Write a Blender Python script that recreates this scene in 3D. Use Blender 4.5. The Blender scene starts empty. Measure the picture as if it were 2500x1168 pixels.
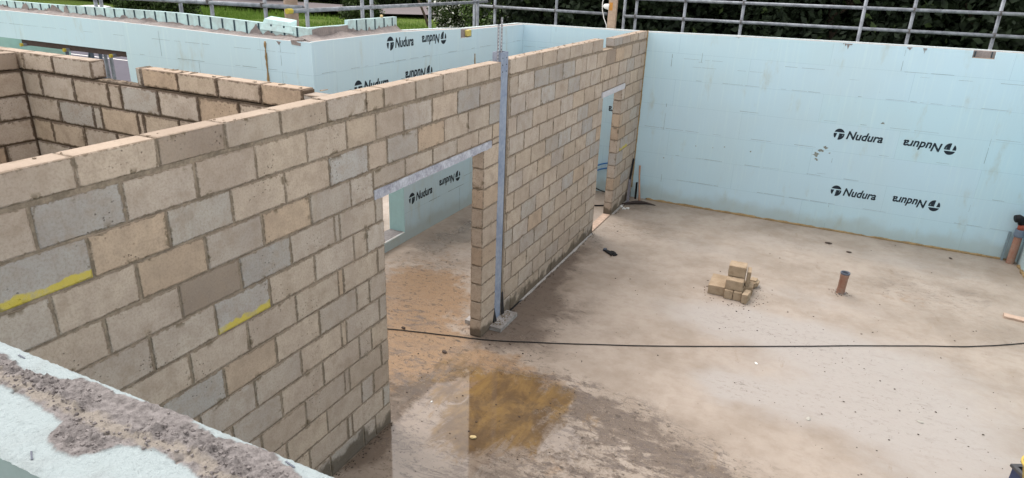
import bpy, math, random
from mathutils import Vector, Matrix, noise
R=math.radians
S=bpy.context.scene
C=S.collection
# ---------------------------------------------------------------- camera
right=Vector((0.90186125,0.43058803,0.03521706)); up=Vector((-0.18868325,0.31923783,0.92870116)); fwd=Vector((-0.38864498,0.84420445,-0.36915298))
cd=bpy.data.cameras.new('camera'); cam=bpy.data.objects.new('camera',cd); C.objects.link(cam)
cam.matrix_world=Matrix(((right.x,up.x,-fwd.x,3.16842),(right.y,up.y,-fwd.y,-1.91038),(right.z,up.z,-fwd.z,3.98342),(0,0,0,1)))
cd.sensor_width=36; cd.lens=36*1647.83/2500; cd.clip_start=.05; cd.clip_end=600
cd.dof.use_dof=True; cd.dof.focus_distance=9.5; cd.dof.aperture_fstop=20
S.camera=cam
# ---------------------------------------------------------------- world, sun, exposure
SUN_AZ=(-.92,.38); SUN_EL=R(64)
w=bpy.data.worlds.new('World'); S.world=w; w.use_nodes=True
nt=w.node_tree; bg=nt.nodes['Background']; sky=nt.nodes.new('ShaderNodeTexSky'); sky.sky_type='NISHITA'; sky.sun_disc=False
sky.sun_elevation=SUN_EL; sky.sun_rotation=math.atan2(SUN_AZ[0],SUN_AZ[1]); sky.air_density=1.0; sky.dust_density=1.5; sky.ozone_density=1.0
hs=nt.nodes.new('ShaderNodeHueSaturation'); hs.inputs['Saturation'].default_value=.15
nt.links.new(sky.outputs[0],hs.inputs['Color']); tn=nt.nodes.new('ShaderNodeMix'); tn.data_type='RGBA'; tn.blend_type='MULTIPLY'; tn.inputs[0].default_value=1; tn.inputs[7].default_value=(1,.94,.88,1); nt.links.new(hs.outputs[0],tn.inputs[6]); nt.links.new(tn.outputs[2],bg.inputs[0]); bg.inputs[1].default_value=.15
sl=bpy.data.lights.new('sun','SUN'); sl.energy=.5; sl.angle=R(35); sl.color=(1,.95,.90)
so=bpy.data.objects.new('sun',sl); C.objects.link(so)
dv=Vector((SUN_AZ[0],SUN_AZ[1],0)).normalized()*math.cos(SUN_EL)+Vector((0,0,math.sin(SUN_EL)))
so.rotation_euler=dv.to_track_quat('Z','Y').to_euler()
S.view_settings.view_transform='Standard'; S.view_settings.look='None'; S.view_settings.gamma=1
S.view_settings.exposure=1.55
rnd=random.Random(7)
# ---------------------------------------------------------------- material helpers
def lin(r,g,b):
    f=lambda c:(c/255/12.92 if c/255<=.04045 else ((c/255+.055)/1.055)**2.4)
    return (f(r),f(g),f(b),1)
class M:
    def __init__(s,name,rough=.85,col=(.5,.5,.5,1),spec=.3,metal=0):
        s.m=bpy.data.materials.new(name); s.m.use_nodes=True; s.t=s.m.node_tree; s.b=s.t.nodes['Principled BSDF']
        s.b.inputs['Roughness'].default_value=rough; s.b.inputs['Base Color'].default_value=col
        s.b.inputs['Specular IOR Level'].default_value=spec; s.b.inputs['Metallic'].default_value=metal; s._c=None
    def n(s,t,**k):
        o=s.t.nodes.new('ShaderNode'+t)
        for a,b in k.items(): setattr(o,a,b)
        return o
    def l(s,a,b): s.t.links.new(a,b)
    def co(s):
        if s._c is None: s._c=s.n('TexCoord').outputs['Object']
        return s._c
    def set(s,inp,v):
        if hasattr(v,'is_output'): s.l(v,inp)
        else: inp.default_value=v
    def noise(s,scale,detail=4,rough=.55,vec=None,dist=0,sc3=None):
        o=s.n('TexNoise'); o.inputs['Scale'].default_value=scale; o.inputs['Detail'].default_value=detail; o.inputs['Roughness'].default_value=rough; o.inputs['Distortion'].default_value=dist
        v=vec or s.co()
        if sc3:
            mp=s.n('Mapping'); mp.inputs['Scale'].default_value=sc3; s.l(v,mp.inputs['Vector']); v=mp.outputs[0]
        s.l(v,o.inputs['Vector']); return o.outputs['Fac']
    def math(s,op,a,b=0,c=None,clamp=False):
        o=s.n('Math',operation=op,use_clamp=clamp); s.set(o.inputs[0],a); s.set(o.inputs[1],b)
        if c is not None: s.set(o.inputs[2],c)
        return o.outputs[0]
    def ramp(s,v,a,b,lo=0.,hi=1.):
        o=s.n('MapRange'); o.clamp=True; o.interpolation_type='SMOOTHSTEP'
        s.set(o.inputs[0],v)
        for i,x in zip((1,2,3,4),(a,b,lo,hi)): s.set(o.inputs[i],x)
        return o.outputs[0]
    def mix(s,f,a,b,mode='MIX'):
        o=s.n('Mix',data_type='RGBA',blend_type=mode); s.set(o.inputs[0],f); s.set(o.inputs[6],a); s.set(o.inputs[7],b); return o.outputs[2]
    def bump(s,h,strength=.5,dist=.005,prev=None):
        o=s.n('Bump'); o.inputs['Strength'].default_value=strength; o.inputs['Distance'].default_value=dist; s.l(h,o.inputs['Height'])
        if prev: s.l(prev,o.inputs['Normal'])
        return o.outputs[0]
    def attr(s,name,out='Fac'):
        o=s.n('Attribute'); o.attribute_name=name; return o.outputs[out]
    def col(s,v): s.set(s.b.inputs['Base Color'],v); return s
    def rough(s,v): s.set(s.b.inputs['Roughness'],v); return s
    def nrm(s,v): s.l(v,s.b.inputs['Normal']); return s
    def sep(s,v):
        o=s.n('SeparateXYZ'); s.l(v,o.inputs[0]); return o.outputs
def simple(name,col,rough=.8,var=.25,scale=30,bump=.3,bd=.003,metal=0,spec=.3,col2=None):
    m=M(name,rough,col,spec,metal); nz=m.noise(scale,6,.65); n2=m.noise(scale/7,3)
    c2=col2 or tuple(x*(1-var) for x in col[:3])+(1,)
    f=m.ramp(m.math('ADD',m.math('MULTIPLY',nz,.5),m.math('MULTIPLY',n2,.5)),.35,.65)
    m.col(m.mix(f,col,c2)); m.nrm(m.bump(nz,bump,bd)); return m.m
# ---- block (beige aggregate concrete block), per-block colour in attribute 'bcol', face-local metres in UVs
def block_material(name='block_concrete',e0=.0015,e1=.0065,mc=(.235,.185,.135,1)):
    m=M(name,.93,spec=.12)
    bc=m.attr('bcol','Color'); fl=m.attr('flag','Fac')
    uv=m.n('UVMap'); uv.uv_map='uv'; sz=m.n('UVMap'); sz.uv_map='size'
    u=m.sep(uv.outputs[0]); z=m.sep(sz.outputs[0])
    du=m.math('MINIMUM',u[0],m.math('SUBTRACT',z[0],u[0])); dvv=m.math('MINIMUM',u[1],m.math('SUBTRACT',z[1],u[1]))
    d=m.math('MINIMUM',du,dvv)
    big=m.noise(1.7,3); mid=m.noise(9,5,.6); fine=m.noise(70,5,.7); grit=m.noise(260,3,.6)
    c=m.mix(m.ramp(mid,.35,.7),bc,m.mix(.4,bc,(.33,.26,.20,1)))
    c=m.mix(m.ramp(big,.35,.7),c,m.mix(1,c,(.86,.85,.86,1),'MULTIPLY'))
    c=m.mix(m.ramp(fine,.42,.7,0,.38),c,(.20,.155,.115,1)); c=m.mix(m.ramp(m.noise(4.5,6,.7),.5,.75,0,.4),c,(.28,.215,.16,1))
    # rain streaks and pale flecks
    st=m.noise(14,4,.6,sc3=(1,1,.12)); c=m.mix(m.ramp(st,.55,.8,0,.28),c,(.20,.155,.11,1))
    c=m.mix(m.ramp(grit,.66,.74,0,.55),c,(.62,.57,.5,1)); c=m.mix(m.ramp(grit,.34,.26,0,.5),c,(.12,.095,.075,1))
    # pits
    vo=m.n('TexVoronoi'); vo.inputs['Scale'].default_value=38; m.l(m.co(),vo.inputs['Vector'])
    pit=m.math('MULTIPLY',m.ramp(m.math('ADD',vo.outputs['Distance'],m.math('MULTIPLY',m.noise(50,3),.12)),.28,.18),m.ramp(m.noise(3.1,2),.54,.63)); c=m.mix(m.math('MULTIPLY',pit,.6),c,(.07,.055,.04,1))
    # mortar smeared over block edges
    sm=m.math('ADD',d,m.math('MULTIPLY',m.math('SUBTRACT',m.noise(22,5,.7),.5),.075)); sm=m.math('ADD',sm,m.math('MULTIPLY',m.math('SUBTRACT',m.noise(2.3,2),.5),.03))
    smf=m.ramp(sm,e1,e0)
    c=m.mix(m.math('MULTIPLY',smf,.85),c,mc)
    blob=m.math('MULTIPLY',m.ramp(m.noise(6.2,5,.6),.60,.65),m.ramp(d,.045,.008)); c=m.mix(m.math('MULTIPLY',blob,.8),c,(.15,.115,.075,1))
    # yellow marker paint along the lower edge of flagged blocks
    ym=m.math('MULTIPLY',m.ramp(fl,.3,.6),m.ramp(m.math('ADD',u[1],m.math('MULTIPLY',m.noise(7,5,.6),.11)),.112,.10))
    c=m.mix(m.math('MULTIPLY',ym,m.ramp(m.noise(11,5,.7),.3,.55,.3,.85)),c,(.55,.44,.06,1))
    # damp foot of the wall
    zz=m.sep(m.co())[2]; dmp=m.math('SUBTRACT',zz,m.math('MULTIPLY',m.noise(3.2,4,.6),.55)); dm=m.ramp(dmp,-.10,-.19)
    c=m.mix(m.math('MULTIPLY',dm,.8),c,(.085,.066,.047,1))
    # dust tone on upward faces, darkened in colour to offset overhead light
    g=m.n('NewGeometry'); nz=m.sep(g.outputs['Normal'])[2]
    c=m.mix(m.ramp(nz,.6,.9,0,.6),c,(.37,.30,.24,1))
    m.col(c); h=m.math('ADD',m.math('MULTIPLY',fine,.5),m.math('MULTIPLY',grit,.5)); h=m.math('SUBTRACT',h,m.math('MULTIPLY',pit,1.5)); h=m.math('ADD',h,m.math('MULTIPLY',smf,-.8)); h=m.math('SUBTRACT',h,m.math('MULTIPLY',m.ramp(m.math('ADD',d,m.math('MULTIPLY',m.math('SUBTRACT',m.noise(60,4,.7),.5),.02)),.012,.0),1.6))
    m.nrm(m.bump(h,.8,.005)); return m.m
MB=block_material(); MB2=block_material('block_concrete_rough_joints',.003,.018,(.13,.095,.068,1))
MM=simple('mortar',(.30,.24,.18,1),.95,.5,45,.8,.008)
def foam_material(name,a,b,top):
    m=M(name,.8,spec=.25)
    br=m.n('TexBrick'); br.inputs['Scale'].default_value=1; br.inputs['Brick Width'].default_value=2.44; br.inputs['Row Height'].default_value=.457; br.inputs['Mortar Size'].default_value=.0022; br.inputs['Mortar'].default_value=(.35,.53,.62,1)
    br.inputs['Color1'].default_value=a; br.inputs['Color2'].default_value=b; br.inputs['Bias'].default_value=-.2
    s=m.sep(m.co()); cm=m.n('CombineXYZ'); m.l(m.math('ADD',s[0],s[1]),cm.inputs[0]); m.l(s[2],cm.inputs[1]); m.l(cm.outputs[0],br.inputs['Vector'])
    c=br.outputs['Color']
    c=m.mix(m.ramp(m.noise(.8,3),.4,.7,0,.4),c,(.49,.63,.68,1))
    c=m.mix(m.ramp(m.noise(30,4,.6,sc3=(1,1,.04)),.5,.8,0,.35),c,(.62,.78,.80,1))
    c=m.mix(m.ramp(m.noise(3.5,5,.65,sc3=(1,1,.35)),.56,.8,0,.55),c,(.40,.43,.36,1))
    c=m.mix(m.ramp(m.math('SUBTRACT',s[2],m.math('MULTIPLY',m.noise(2.2,4),.5)),.12,-.15,0,.45),c,(.34,.36,.31,1))
    sp=m.noise(45,3,.6); c=m.mix(m.ramp(sp,.72,.78,0,.5),c,(.12,.15,.15,1))
    g=m.n('NewGeometry'); nz=m.sep(g.outputs['Normal'])[2]
    cc=m.mix(m.ramp(m.noise(14,5,.6),.45,.62),top,(.50,.45,.41,1))
    c=m.mix(m.ramp(nz,.6,.85),c,cc)
    m.col(c); m.nrm(m.bump(m.noise(300,2),.25,.001)); return m.m
MF=foam_material('foam_blue',(.50,.68,.78,1),(.485,.685,.765,1),(.46,.47,.48,1))
MFW=simple('foam_white',(.70,.80,.82,1),.85,.12,90,.5,.003)
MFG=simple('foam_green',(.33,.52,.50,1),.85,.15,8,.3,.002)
MFI=simple('foam_form_inside',(.50,.70,.71,1),.85,.35,14,.5,.003,col2=(.38,.48,.49,1))
MC=simple('core_concrete',(.31,.275,.26,1),.95,.4,40,.9,.012,col2=(.20,.18,.178,1))
MPU=simple('expanding_foam',(.36,.25,.12,1),.7,.4,40,.8,.01)
MSEAM=simple('seam_dark',(.19,.28,.31,1),.9,.3)
MWEB=simple('web_plastic',(.02,.05,.07,1),.6,.2)
def ink():
    m=M('black_print',.7,spec=.2); f=m.ramp(m.noise(26,5,.7,sc3=(1,1,1)),.60,.66,0,.85)
    m.col(m.mix(f,(.018,.028,.04,1),(.38,.58,.64,1))); return m.m
MI=ink()
def galv():
    m=M('galvanised_tube',.5,spec=.4,metal=.35); n=m.noise(9,4,.6); c=m.mix(m.ramp(n,.4,.65),(.25,.275,.31,1),(.15,.165,.19,1))
    c=m.mix(m.ramp(m.noise(25,4),.66,.74),c,(.36,.36,.37,1)); m.col(c); m.nrm(m.bump(m.noise(60,3),.2,.001)); return m.m
MG=galv()
MCL=simple('coupler_steel',(.16,.15,.15,1),.6,.4,60,.4,.002,metal=.5)
MY=simple('yellow_plastic',(.42,.34,.04,1),.5,.1)
MTB=simple('timber_post',(.48,.36,.27,1),.8,.35,20,.4,.003)
MTD=simple('dark_timber',(.07,.05,.045,1),.85,.4,20,.4,.003)
MST=simple('primed_steel',(.30,.335,.41,1),.55,.15,20,.2,.001,spec=.4,col2=(.18,.22,.31,1))
MSTR=simple('strap_zinc',(.35,.34,.37,1),.5,.3,60,.2,.001,metal=.6)
MLIN=simple('lintel_concrete',(.52,.53,.58,1),.9,.4,50,.9,.006,col2=(.27,.27,.32,1))
MDP=simple('black_membrane',(.02,.02,.022,1),.45,.3,20,.5,.004)
MPL=simple('base_plate_mat',(.42,.40,.39,1),.6,.5,25,.6,.004,col2=(.22,.20,.185,1))
MPIPE=simple('clay_brown_pipe',(.30,.14,.095,1),.55,.35,25,.3,.002,col2=(.34,.24,.19,1))
MRIM=simple('grey_rubber',(.10,.115,.15,1),.6,.2)
MBL=simple('black_rubber',(.008,.008,.01,1),.6,.2)
MBH=simple('blue_hose',(.02,.16,.45,1),.4,.2)
MWD=simple('ash_handle',(.42,.24,.16,1),.7,.25,30)
MIRON=simple('rusty_iron',(.06,.045,.042,1),.75,.4,60,.6,.003,metal=.4)
MWH=simple('white_scrap',(.8,.8,.78,1),.8,.1)
MBRD=simple('pale_board',(.55,.40,.31,1),.8,.3,18,.3,.003)
MPEB=simple('dark_pebble',(.07,.05,.04,1),.8,.3); MCR=simple('cream_stone',(.62,.48,.25,1),.8,.2)
# ---------------------------------------------------------------- mesh helpers
def mesh(name,V,F,mat,parent=None,smooth=False):
    me=bpy.data.meshes.new(name); me.from_pydata(V,[],F); me.validate(); me.update()
    if mat: me.materials.append(mat)
    if smooth:
        for p in me.polygons: p.use_smooth=True
    o=bpy.data.objects.new(name,me); C.objects.link(o)
    if parent: o.parent=parent
    return o
def tag(o,label=None,cat=None,group=None,kind=None):
    for k,v in (('label',label),('category',cat),('group',group),('kind',kind)):
        if v: o[k]=v
    return o
def thing(name,label,cat,loc=(0,0,0),group=None):
    o=bpy.data.objects.new(name,None); C.objects.link(o); o.location=loc; o.empty_display_size=.2; return tag(o,label,cat,group)
class B:
    def __init__(s): s.V=[]; s.F=[]
    def add(s,V,F):
        n=len(s.V); s.V+= [tuple(v) for v in V]; s.F+= [tuple(i+n for i in f) for f in F]; return s
    def box(s,a,b,j=0):
        x0,y0,z0=a; x1,y1,z1=b
        V=[(x0,y0,z0),(x1,y0,z0),(x1,y1,z0),(x0,y1,z0),(x0,y0,z1),(x1,y0,z1),(x1,y1,z1),(x0,y1,z1)]
        if j: V=[tuple(c+rnd.uniform(-j,j) for c in v) for v in V]
        return s.add(V,[(0,3,2,1),(4,5,6,7),(0,1,5,4),(1,2,6,5),(2,3,7,6),(3,0,4,7)])
    def tube(s,pts,r,n=10,cap=True):
        pts=[Vector(p) for p in pts]; rr=r if isinstance(r,(list,tuple)) else [r]*len(pts); V=[];F=[]
        ref=Vector((0,0,1))
        for i,p in enumerate(pts):
            d=(pts[min(i+1,len(pts)-1)]-pts[max(i-1,0)]).normalized()
            rf=ref if abs(d.dot(ref))<.95 else Vector((1,0,0))
            a=d.cross(rf).normalized(); b=d.cross(a)
            V+=[p+(a*math.cos(t)+b*math.sin(t))*rr[i] for t in [2*math.pi*k/n for k in range(n)]]
        for i in range(len(pts)-1):
            for k in range(n): F.append((i*n+k,i*n+(k+1)%n,(i+1)*n+(k+1)%n,(i+1)*n+k))
        if cap: F.append(tuple(range(n))[::-1]); F.append(tuple((len(pts)-1)*n+k for k in range(n)))
        return s.add(V,F)
    def obj(s,name,mat,parent=None,smooth=False): return mesh(name,s.V,s.F,mat,parent,smooth)
def smooth_angle(o):
    for p in o.data.polygons: p.use_smooth=len(p.vertices)==4
    return o
# ---------------------------------------------------------------- blockwork builder
PAL=[(.45,.365,.285),(.44,.36,.288),(.46,.375,.30),(.435,.36,.295),(.445,.368,.30),(.448,.36,.278)]
GRY=[(.375,.35,.325),(.39,.352,.312),(.40,.362,.32)]; TAN=[(.45,.345,.255),(.44,.34,.255)]; DRK=[(.29,.235,.19)]
def blockwork(name,blocks,axis,f0,f1,parent,seed=1,mat=None,gain=1.):
    """blocks: (a0,a1,z0,z1[,kind]) along axis ('x' or 'y'); f0 viewer-side face, f1 back face on the other axis"""
    r=random.Random(seed); V=[];F=[];UV=[];SZ=[];COL=[];FL=[]
    for b in blocks:
        a0,a1,z0,z1=b[:4]; kind=b[4] if len(b)>4 else None
        t=r.random()
        c=r.choice(PAL) if t<.87 else r.choice(GRY) if t<.965 else r.choice(TAN)
        gm=r.random()**2*.4; gv=(c[0]+c[1]+c[2])/3; c=tuple(x*(1-gm)+gv*gm*.98 for x in c)
        if kind=='g' or kind=='yel': c=GRY[0]
        if kind=='t': c=TAN[0]
        if kind=='d': c=DRK[0]
        if kind=='p': c=PAL[2]
        k=r.uniform(.90,1.06)*gain*1.10; c=tuple(x*k for x in c)
        fl=1. if kind=='yel' else 0.
        j=lambda s=.0022:r.uniform(-s,s)
        off=r.uniform(-.0025,.0025); g0,g1=(f0+off,f1+off*.5); lo,hi=min(g0,g1),max(g0,g1)
        A0,A1,Z0,Z1=a0+j(),a1+j(),z0+j(.0015),z1+j(.002)
        ch=.005
        # chamfered box: 24 verts
        def P(a,f,z): return (f,a,z) if axis=='y' else (a,f,z)
        base=len(V); idx={}
        for sa in (0,1):
            for sf in (0,1):
                for sz in (0,1):
                    a=(A0,A1)[sa]; f=(lo,hi)[sf]; z=(Z0,Z1)[sz]; da=ch*(1-2*sa)*r.uniform(.6,1.5); df=ch*(1-2*sf)*r.uniform(.6,1.5); dz=ch*(1-2*sz)*r.uniform(.6,1.5)
                    for t_,p in (('a',(a,f+df,z+dz)),('f',(a+da,f,z+dz)),('z',(a+da,f+df,z))):
                        idx[(sa,sf,sz,t_)]=len(V); V.append(P(*p))
        Fc=[]
        for s in (0,1):
            Fc.append(([(s,0,0,'a'),(s,1,0,'a'),(s,1,1,'a'),(s,0,1,'a')],'a'))
            Fc.append(([(0,s,0,'f'),(1,s,0,'f'),(1,s,1,'f'),(0,s,1,'f')],'f'))
            Fc.append(([(0,0,s,'z'),(1,0,s,'z'),(1,1,s,'z'),(0,1,s,'z')],'z'))
        for p in (0,1):
            for q in (0,1):
                Fc.append(([(p,q,0,'a'),(p,q,1,'a'),(p,q,1,'f'),(p,q,0,'f')],'e'))
                Fc.append(([(p,0,q,'a'),(p,1,q,'a'),(p,1,q,'z'),(p,0,q,'z')],'e'))
                Fc.append(([(0,p,q,'f'),(1,p,q,'f'),(1,p,q,'z'),(0,p,q,'z')],'e'))
                for o in (0,1): Fc.append(([(p,q,o,'a'),(p,q,o,'f'),(p,q,o,'z')],'c'))
        L,Hh,T=A1-A0,Z1-Z0,hi-lo
        cen=Vector(P((A0+A1)/2,(lo+hi)/2,(Z0+Z1)/2))
        for ks,ty in Fc:
            ii=[idx[k_] for k_ in ks]
            p0,p1,p2=[Vector(V[i]) for i in ii[:3]]
            if (p1-p0).cross(p2-p0).dot((p0+p1+p2)/3-cen)<0: ii=ii[::-1]
            F.append(tuple(ii))
            for i in ii:
                v=V[i]; a=(v[1] if axis=='y' else v[0])-A0; f=(v[0] if axis=='y' else v[1])-lo; z=v[2]-Z0
                if ty=='z': UV.append((a,f)); SZ.append((L,T))
                elif ty=='a': UV.append((f,z)); SZ.append((T,Hh))
                else: UV.append((a,z)); SZ.append((L,Hh))
                COL.append(c+(1.,)); FL.append(fl)
    me=bpy.data.meshes.new(name); me.from_pydata(V,[],F); me.update()
    me.uv_layers.new(name='uv'); me.uv_layers.new(name='size'); me.color_attributes.new('bcol','FLOAT_COLOR','CORNER'); me.attributes.new('flag','FLOAT','CORNER')
    me.uv_layers['uv'].data.foreach_set('uv',[x for p in UV for x in p]); me.uv_layers['size'].data.foreach_set('uv',[x for p in SZ for x in p])
    me.color_attributes['bcol'].data.foreach_set('color',[x for p in COL for x in p]); me.attributes['flag'].data.foreach_set('value',FL)
    me.materials.append(mat or MB); o=bpy.data.objects.new(name,me); C.objects.link(o); o.parent=parent; return o
def course(joints,z0,z1,g=.010,kinds=None):
    out=[]
    for i,(a,b) in enumerate(zip(joints,joints[1:])):
        if b-a<.02: continue
        out.append((a+g/2,b-g/2,z0,z1)+((kinds[i],) if kinds and kinds.get(i) else ()))
    return out
def mortar_core(rects,axis,f0,f1,parent,inset=.0045):
    m=B(); lo,hi=min(f0,f1)+inset,max(f0,f1)-inset
    for a0,a1,z0,z1 in rects:
        m.box((lo,a0,z0),(hi,a1,z1)) if axis=='y' else m.box((a0,lo,z0),(a1,hi,z1))
    return m.obj('mortar',MM,parent)
def seq(a,b,ph,step=.45):
    k=math.ceil((a-ph)/step+.12); o=[a]
    while ph+k*step<b-.05: o.append(ph+k*step); k+=1
    return o+[b]
# =================================================================== SETTING: ground
def interp(x,pts):
    if x<=pts[0][0]: return pts[0][1]
    for (a,b),(c,d) in zip(pts,pts[1:]):
        if x<=c: return b+(d-b)*(x-a)/(c-a)
    return pts[-1][1]
def nz(x,y,s,k=0): return noise.noise(Vector((x*s,y*s,k*7.3)))
def fbm(x,y,s,k=0,o=4): return sum(nz(x,y,s*2**i,k+i)*.55**i for i in range(o))
# grass ground, roads, gravel
def grass_mat():
    m=M('grass_ground',.95,spec=.1); a=m.noise(.25,4); b=m.noise(4,5,.7); c=m.mix(m.ramp(b,.35,.65),(.13,.19,.035,1),(.06,.10,.02,1)); c=m.mix(m.ramp(a,.5,.7,0,.6),c,(.15,.17,.05,1))
    m.col(c); m.nrm(m.bump(b,1,.2)); return m.m
GM=grass_mat()
V=[];F=[];n=90
for i in range(n+1):
    for j in range(n+1):
        X=-150+i*300/n; Y=-60+j*260/n; d=math.hypot(X,Y-5)
        V.append((X,Y,-.42+(fbm(X,Y,.05)*.5 if d>30 else 0)-.0))
for i in range(n):
    for j in range(n): a=i*(n+1)+j; F.append((a,a+n+1,a+n+2,a+1))
g=mesh('ground',V,F,GM,smooth=True); tag(g,kind='structure')
RD=simple('road_surface',(.13,.125,.15,1),.95,.12,3,.3,.01,spec=.03)
def flat(name,poly,z,mat,kind='structure'):
    o=mesh(name,[(x,y,z) for x,y in poly],[tuple(range(len(poly)))],mat); tag(o,kind=kind); return o
flat('road',[(-150,8),(-12,12),(-12,19.4),(-32,22.5),(-150,24)],-.05,RD)
flat('road',[(-110,38),(-60,43),(-51,48),(-43,49.5),(-35.4,47.6),(-29.9,51.7),(-18,60),(-22,76),(-31,72),(-38,65),(-42,57),(-54,57),(-66,53),(-110,50)],.12,simple('far_road',(.19,.17,.175,1),.95,.1,2,spec=.03))
ml=B()
for (a,b) in (((-60,20.6),(-12,19.0)),((-60,16.2),(-12,17.6)),):
    d=(Vector(b)-Vector(a)).normalized(); nn=Vector((-d.y,d.x))*.055
    p=[Vector(a)-nn,Vector(b)-nn,Vector(b)+nn,Vector(a)+nn]; ml.add([(q.x,q.y,-.044) for q in p],[(0,1,2,3)])
tag(ml.obj('road_marking',MWH),kind='structure')
flat('gravel',[(-14,4.8),(7.5,4.8),(7.5,12.5),(-14,12.5)],-.035,simple('gravel_mat',(.34,.31,.28,1),.95,.75,14,1,.05))
# ---------------------------------------------------------------- floor slab
def floor_mat():
    m=M('floor_concrete',.7,spec=.35)
    W=m.attr('wet'); O=m.attr('ochre'); D=m.attr('dark'); L=m.attr('pale'); T=m.attr('rust'); K=m.attr('crust')
    n1=m.noise(1.3,5,.6); n2=m.noise(6,6,.65); n3=m.noise(40,6,.7); n4=m.noise(220,3,.7); n5=m.noise(2.4,6,.7,dist=.8,sc3=(1,1.5,1))
    c=m.mix(m.ramp(n1,.35,.68),(.37,.308,.258,1),(.275,.222,.178,1))
    c=m.mix(m.ramp(n2,.4,.72,0,.32),c,(.215,.165,.125,1))
    c=m.mix(m.ramp(m.math('ADD',L,m.math('MULTIPLY',m.math('SUBTRACT',n5,.5),.9)),.05,1.15,0,.95),c,(.36,.325,.30,1))
    c=m.mix(m.ramp(m.math('ADD',T,m.math('MULTIPLY',m.math('SUBTRACT',n2,.5),1.6)),.35,.9,0,.9),c,(.27,.165,.085,1))
    c=m.mix(m.ramp(m.math('ADD',m.math('ADD',D,m.math('MULTIPLY',m.math('SUBTRACT',n5,.5),1.4)),m.math('MULTIPLY',m.math('SUBTRACT',m.noise(7,8,.75,sc3=(.8,1.4,1)),.5),m.math('MULTIPLY',K,2.6))),.3,1.0,0,.9),c,(.13,.098,.077,1))
    # crusty patches
    cr=m.math('MULTIPLY',m.ramp(m.noise(34,8,.8,dist=.6),.54,.62),m.ramp(m.math('ADD',m.math('ADD',K,m.math('MULTIPLY',T,.7)),m.math('MULTIPLY',O,.5)),.2,.7))
    pr_=m.math('MULTIPLY',m.ramp(m.noise(4.2,8,.75,dist=.9,sc3=(.7,1.7,1)),.50,.60),m.ramp(K,.15,.7)); c=m.mix(m.math('MULTIPLY',pr_,.8),c,(.115,.09,.078,1))
    c=m.mix(m.math('MULTIPLY',cr,.7),c,(.36,.285,.21,1))
    cd_=m.math('MULTIPLY',m.ramp(m.noise(15,8,.8,dist=.7,sc3=(.8,1.3,1)),.54,.61),m.ramp(m.math('ADD',m.math('ADD',m.math('ADD',T,K),D),m.math('MULTIPLY',L,.3)),.15,.8)); c=m.mix(m.math('MULTIPLY',cd_,.9),c,(.065,.048,.036,1))
    c=m.mix(m.ramp(n3,.55,.8,0,.3),c,(.15,.115,.09,1))
    st=m.ramp(m.noise(5.5,7,.75,sc3=(.45,1.6,1)),.54,.74,0,.25); c=m.mix(st,c,(.17,.13,.10,1))
    c=m.mix(m.ramp(n4,.68,.76,0,.5),c,(.13,.105,.085,1)); c=m.mix(m.ramp(n4,.32,.25,0,.5),c,(.5,.45,.4,1))
    # standing water: flat where the fine relief is low
    wm=m.math('ADD',W,m.math('MULTIPLY',m.math('SUBTRACT',n5,.5),1.3)); wm=m.math('ADD',wm,m.math('MULTIPLY',m.math('SUBTRACT',m.noise(9,8,.75,dist=.6),.5),1.3)); wf=m.ramp(wm,.50,.66)
    ws=m.ramp(wm,.2,.5)
    c=m.mix(m.math('MULTIPLY',ws,.35),c,(.14,.105,.08,1))
    n6=m.noise(2.6,8,.68,dist=.5,sc3=(1.5,.7,1)); oc=m.mix(m.ramp(n6,.36,.62),(.215,.13,.045,1),(.10,.06,.028,1)); oc=m.mix(m.ramp(n3,.5,.75,0,.35),oc,(.08,.05,.025,1))
    c=m.mix(m.math('MULTIPLY',m.ramp(m.math('ADD',O,m.math('MULTIPLY',m.math('SUBTRACT',m.noise(2.8,8,.7,dist=.5,sc3=(1.5,.7,1)),.5),2.6)),.30,.80),.88),c,oc)
    m.col(c)
    r=m.ramp(n2,.3,.7,.42,.62); r=m.mix(ws,m.mix(0,r,r),(.32,.32,.32,1)); r=m.mix(wf,r,(.05,.05,.05,1))
    m.rough(r); m.set(m.b.inputs['Specular IOR Level'],m.ramp(wf,0,1,.42,.55))
    h=m.math('ADD',m.math('MULTIPLY',n3,.6),m.math('MULTIPLY',n4,.2)); h=m.math('ADD',h,m.math('MULTIPLY',cr,1.)); h=m.math('MULTIPLY',h,m.math('SUBTRACT',1.,wf))
    h=m.math('ADD',h,m.math('MULTIPLY',n2,m.math('SUBTRACT',1.,wf)))
    m.nrm(m.bump(h,.55,.006)); return m.m
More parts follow.
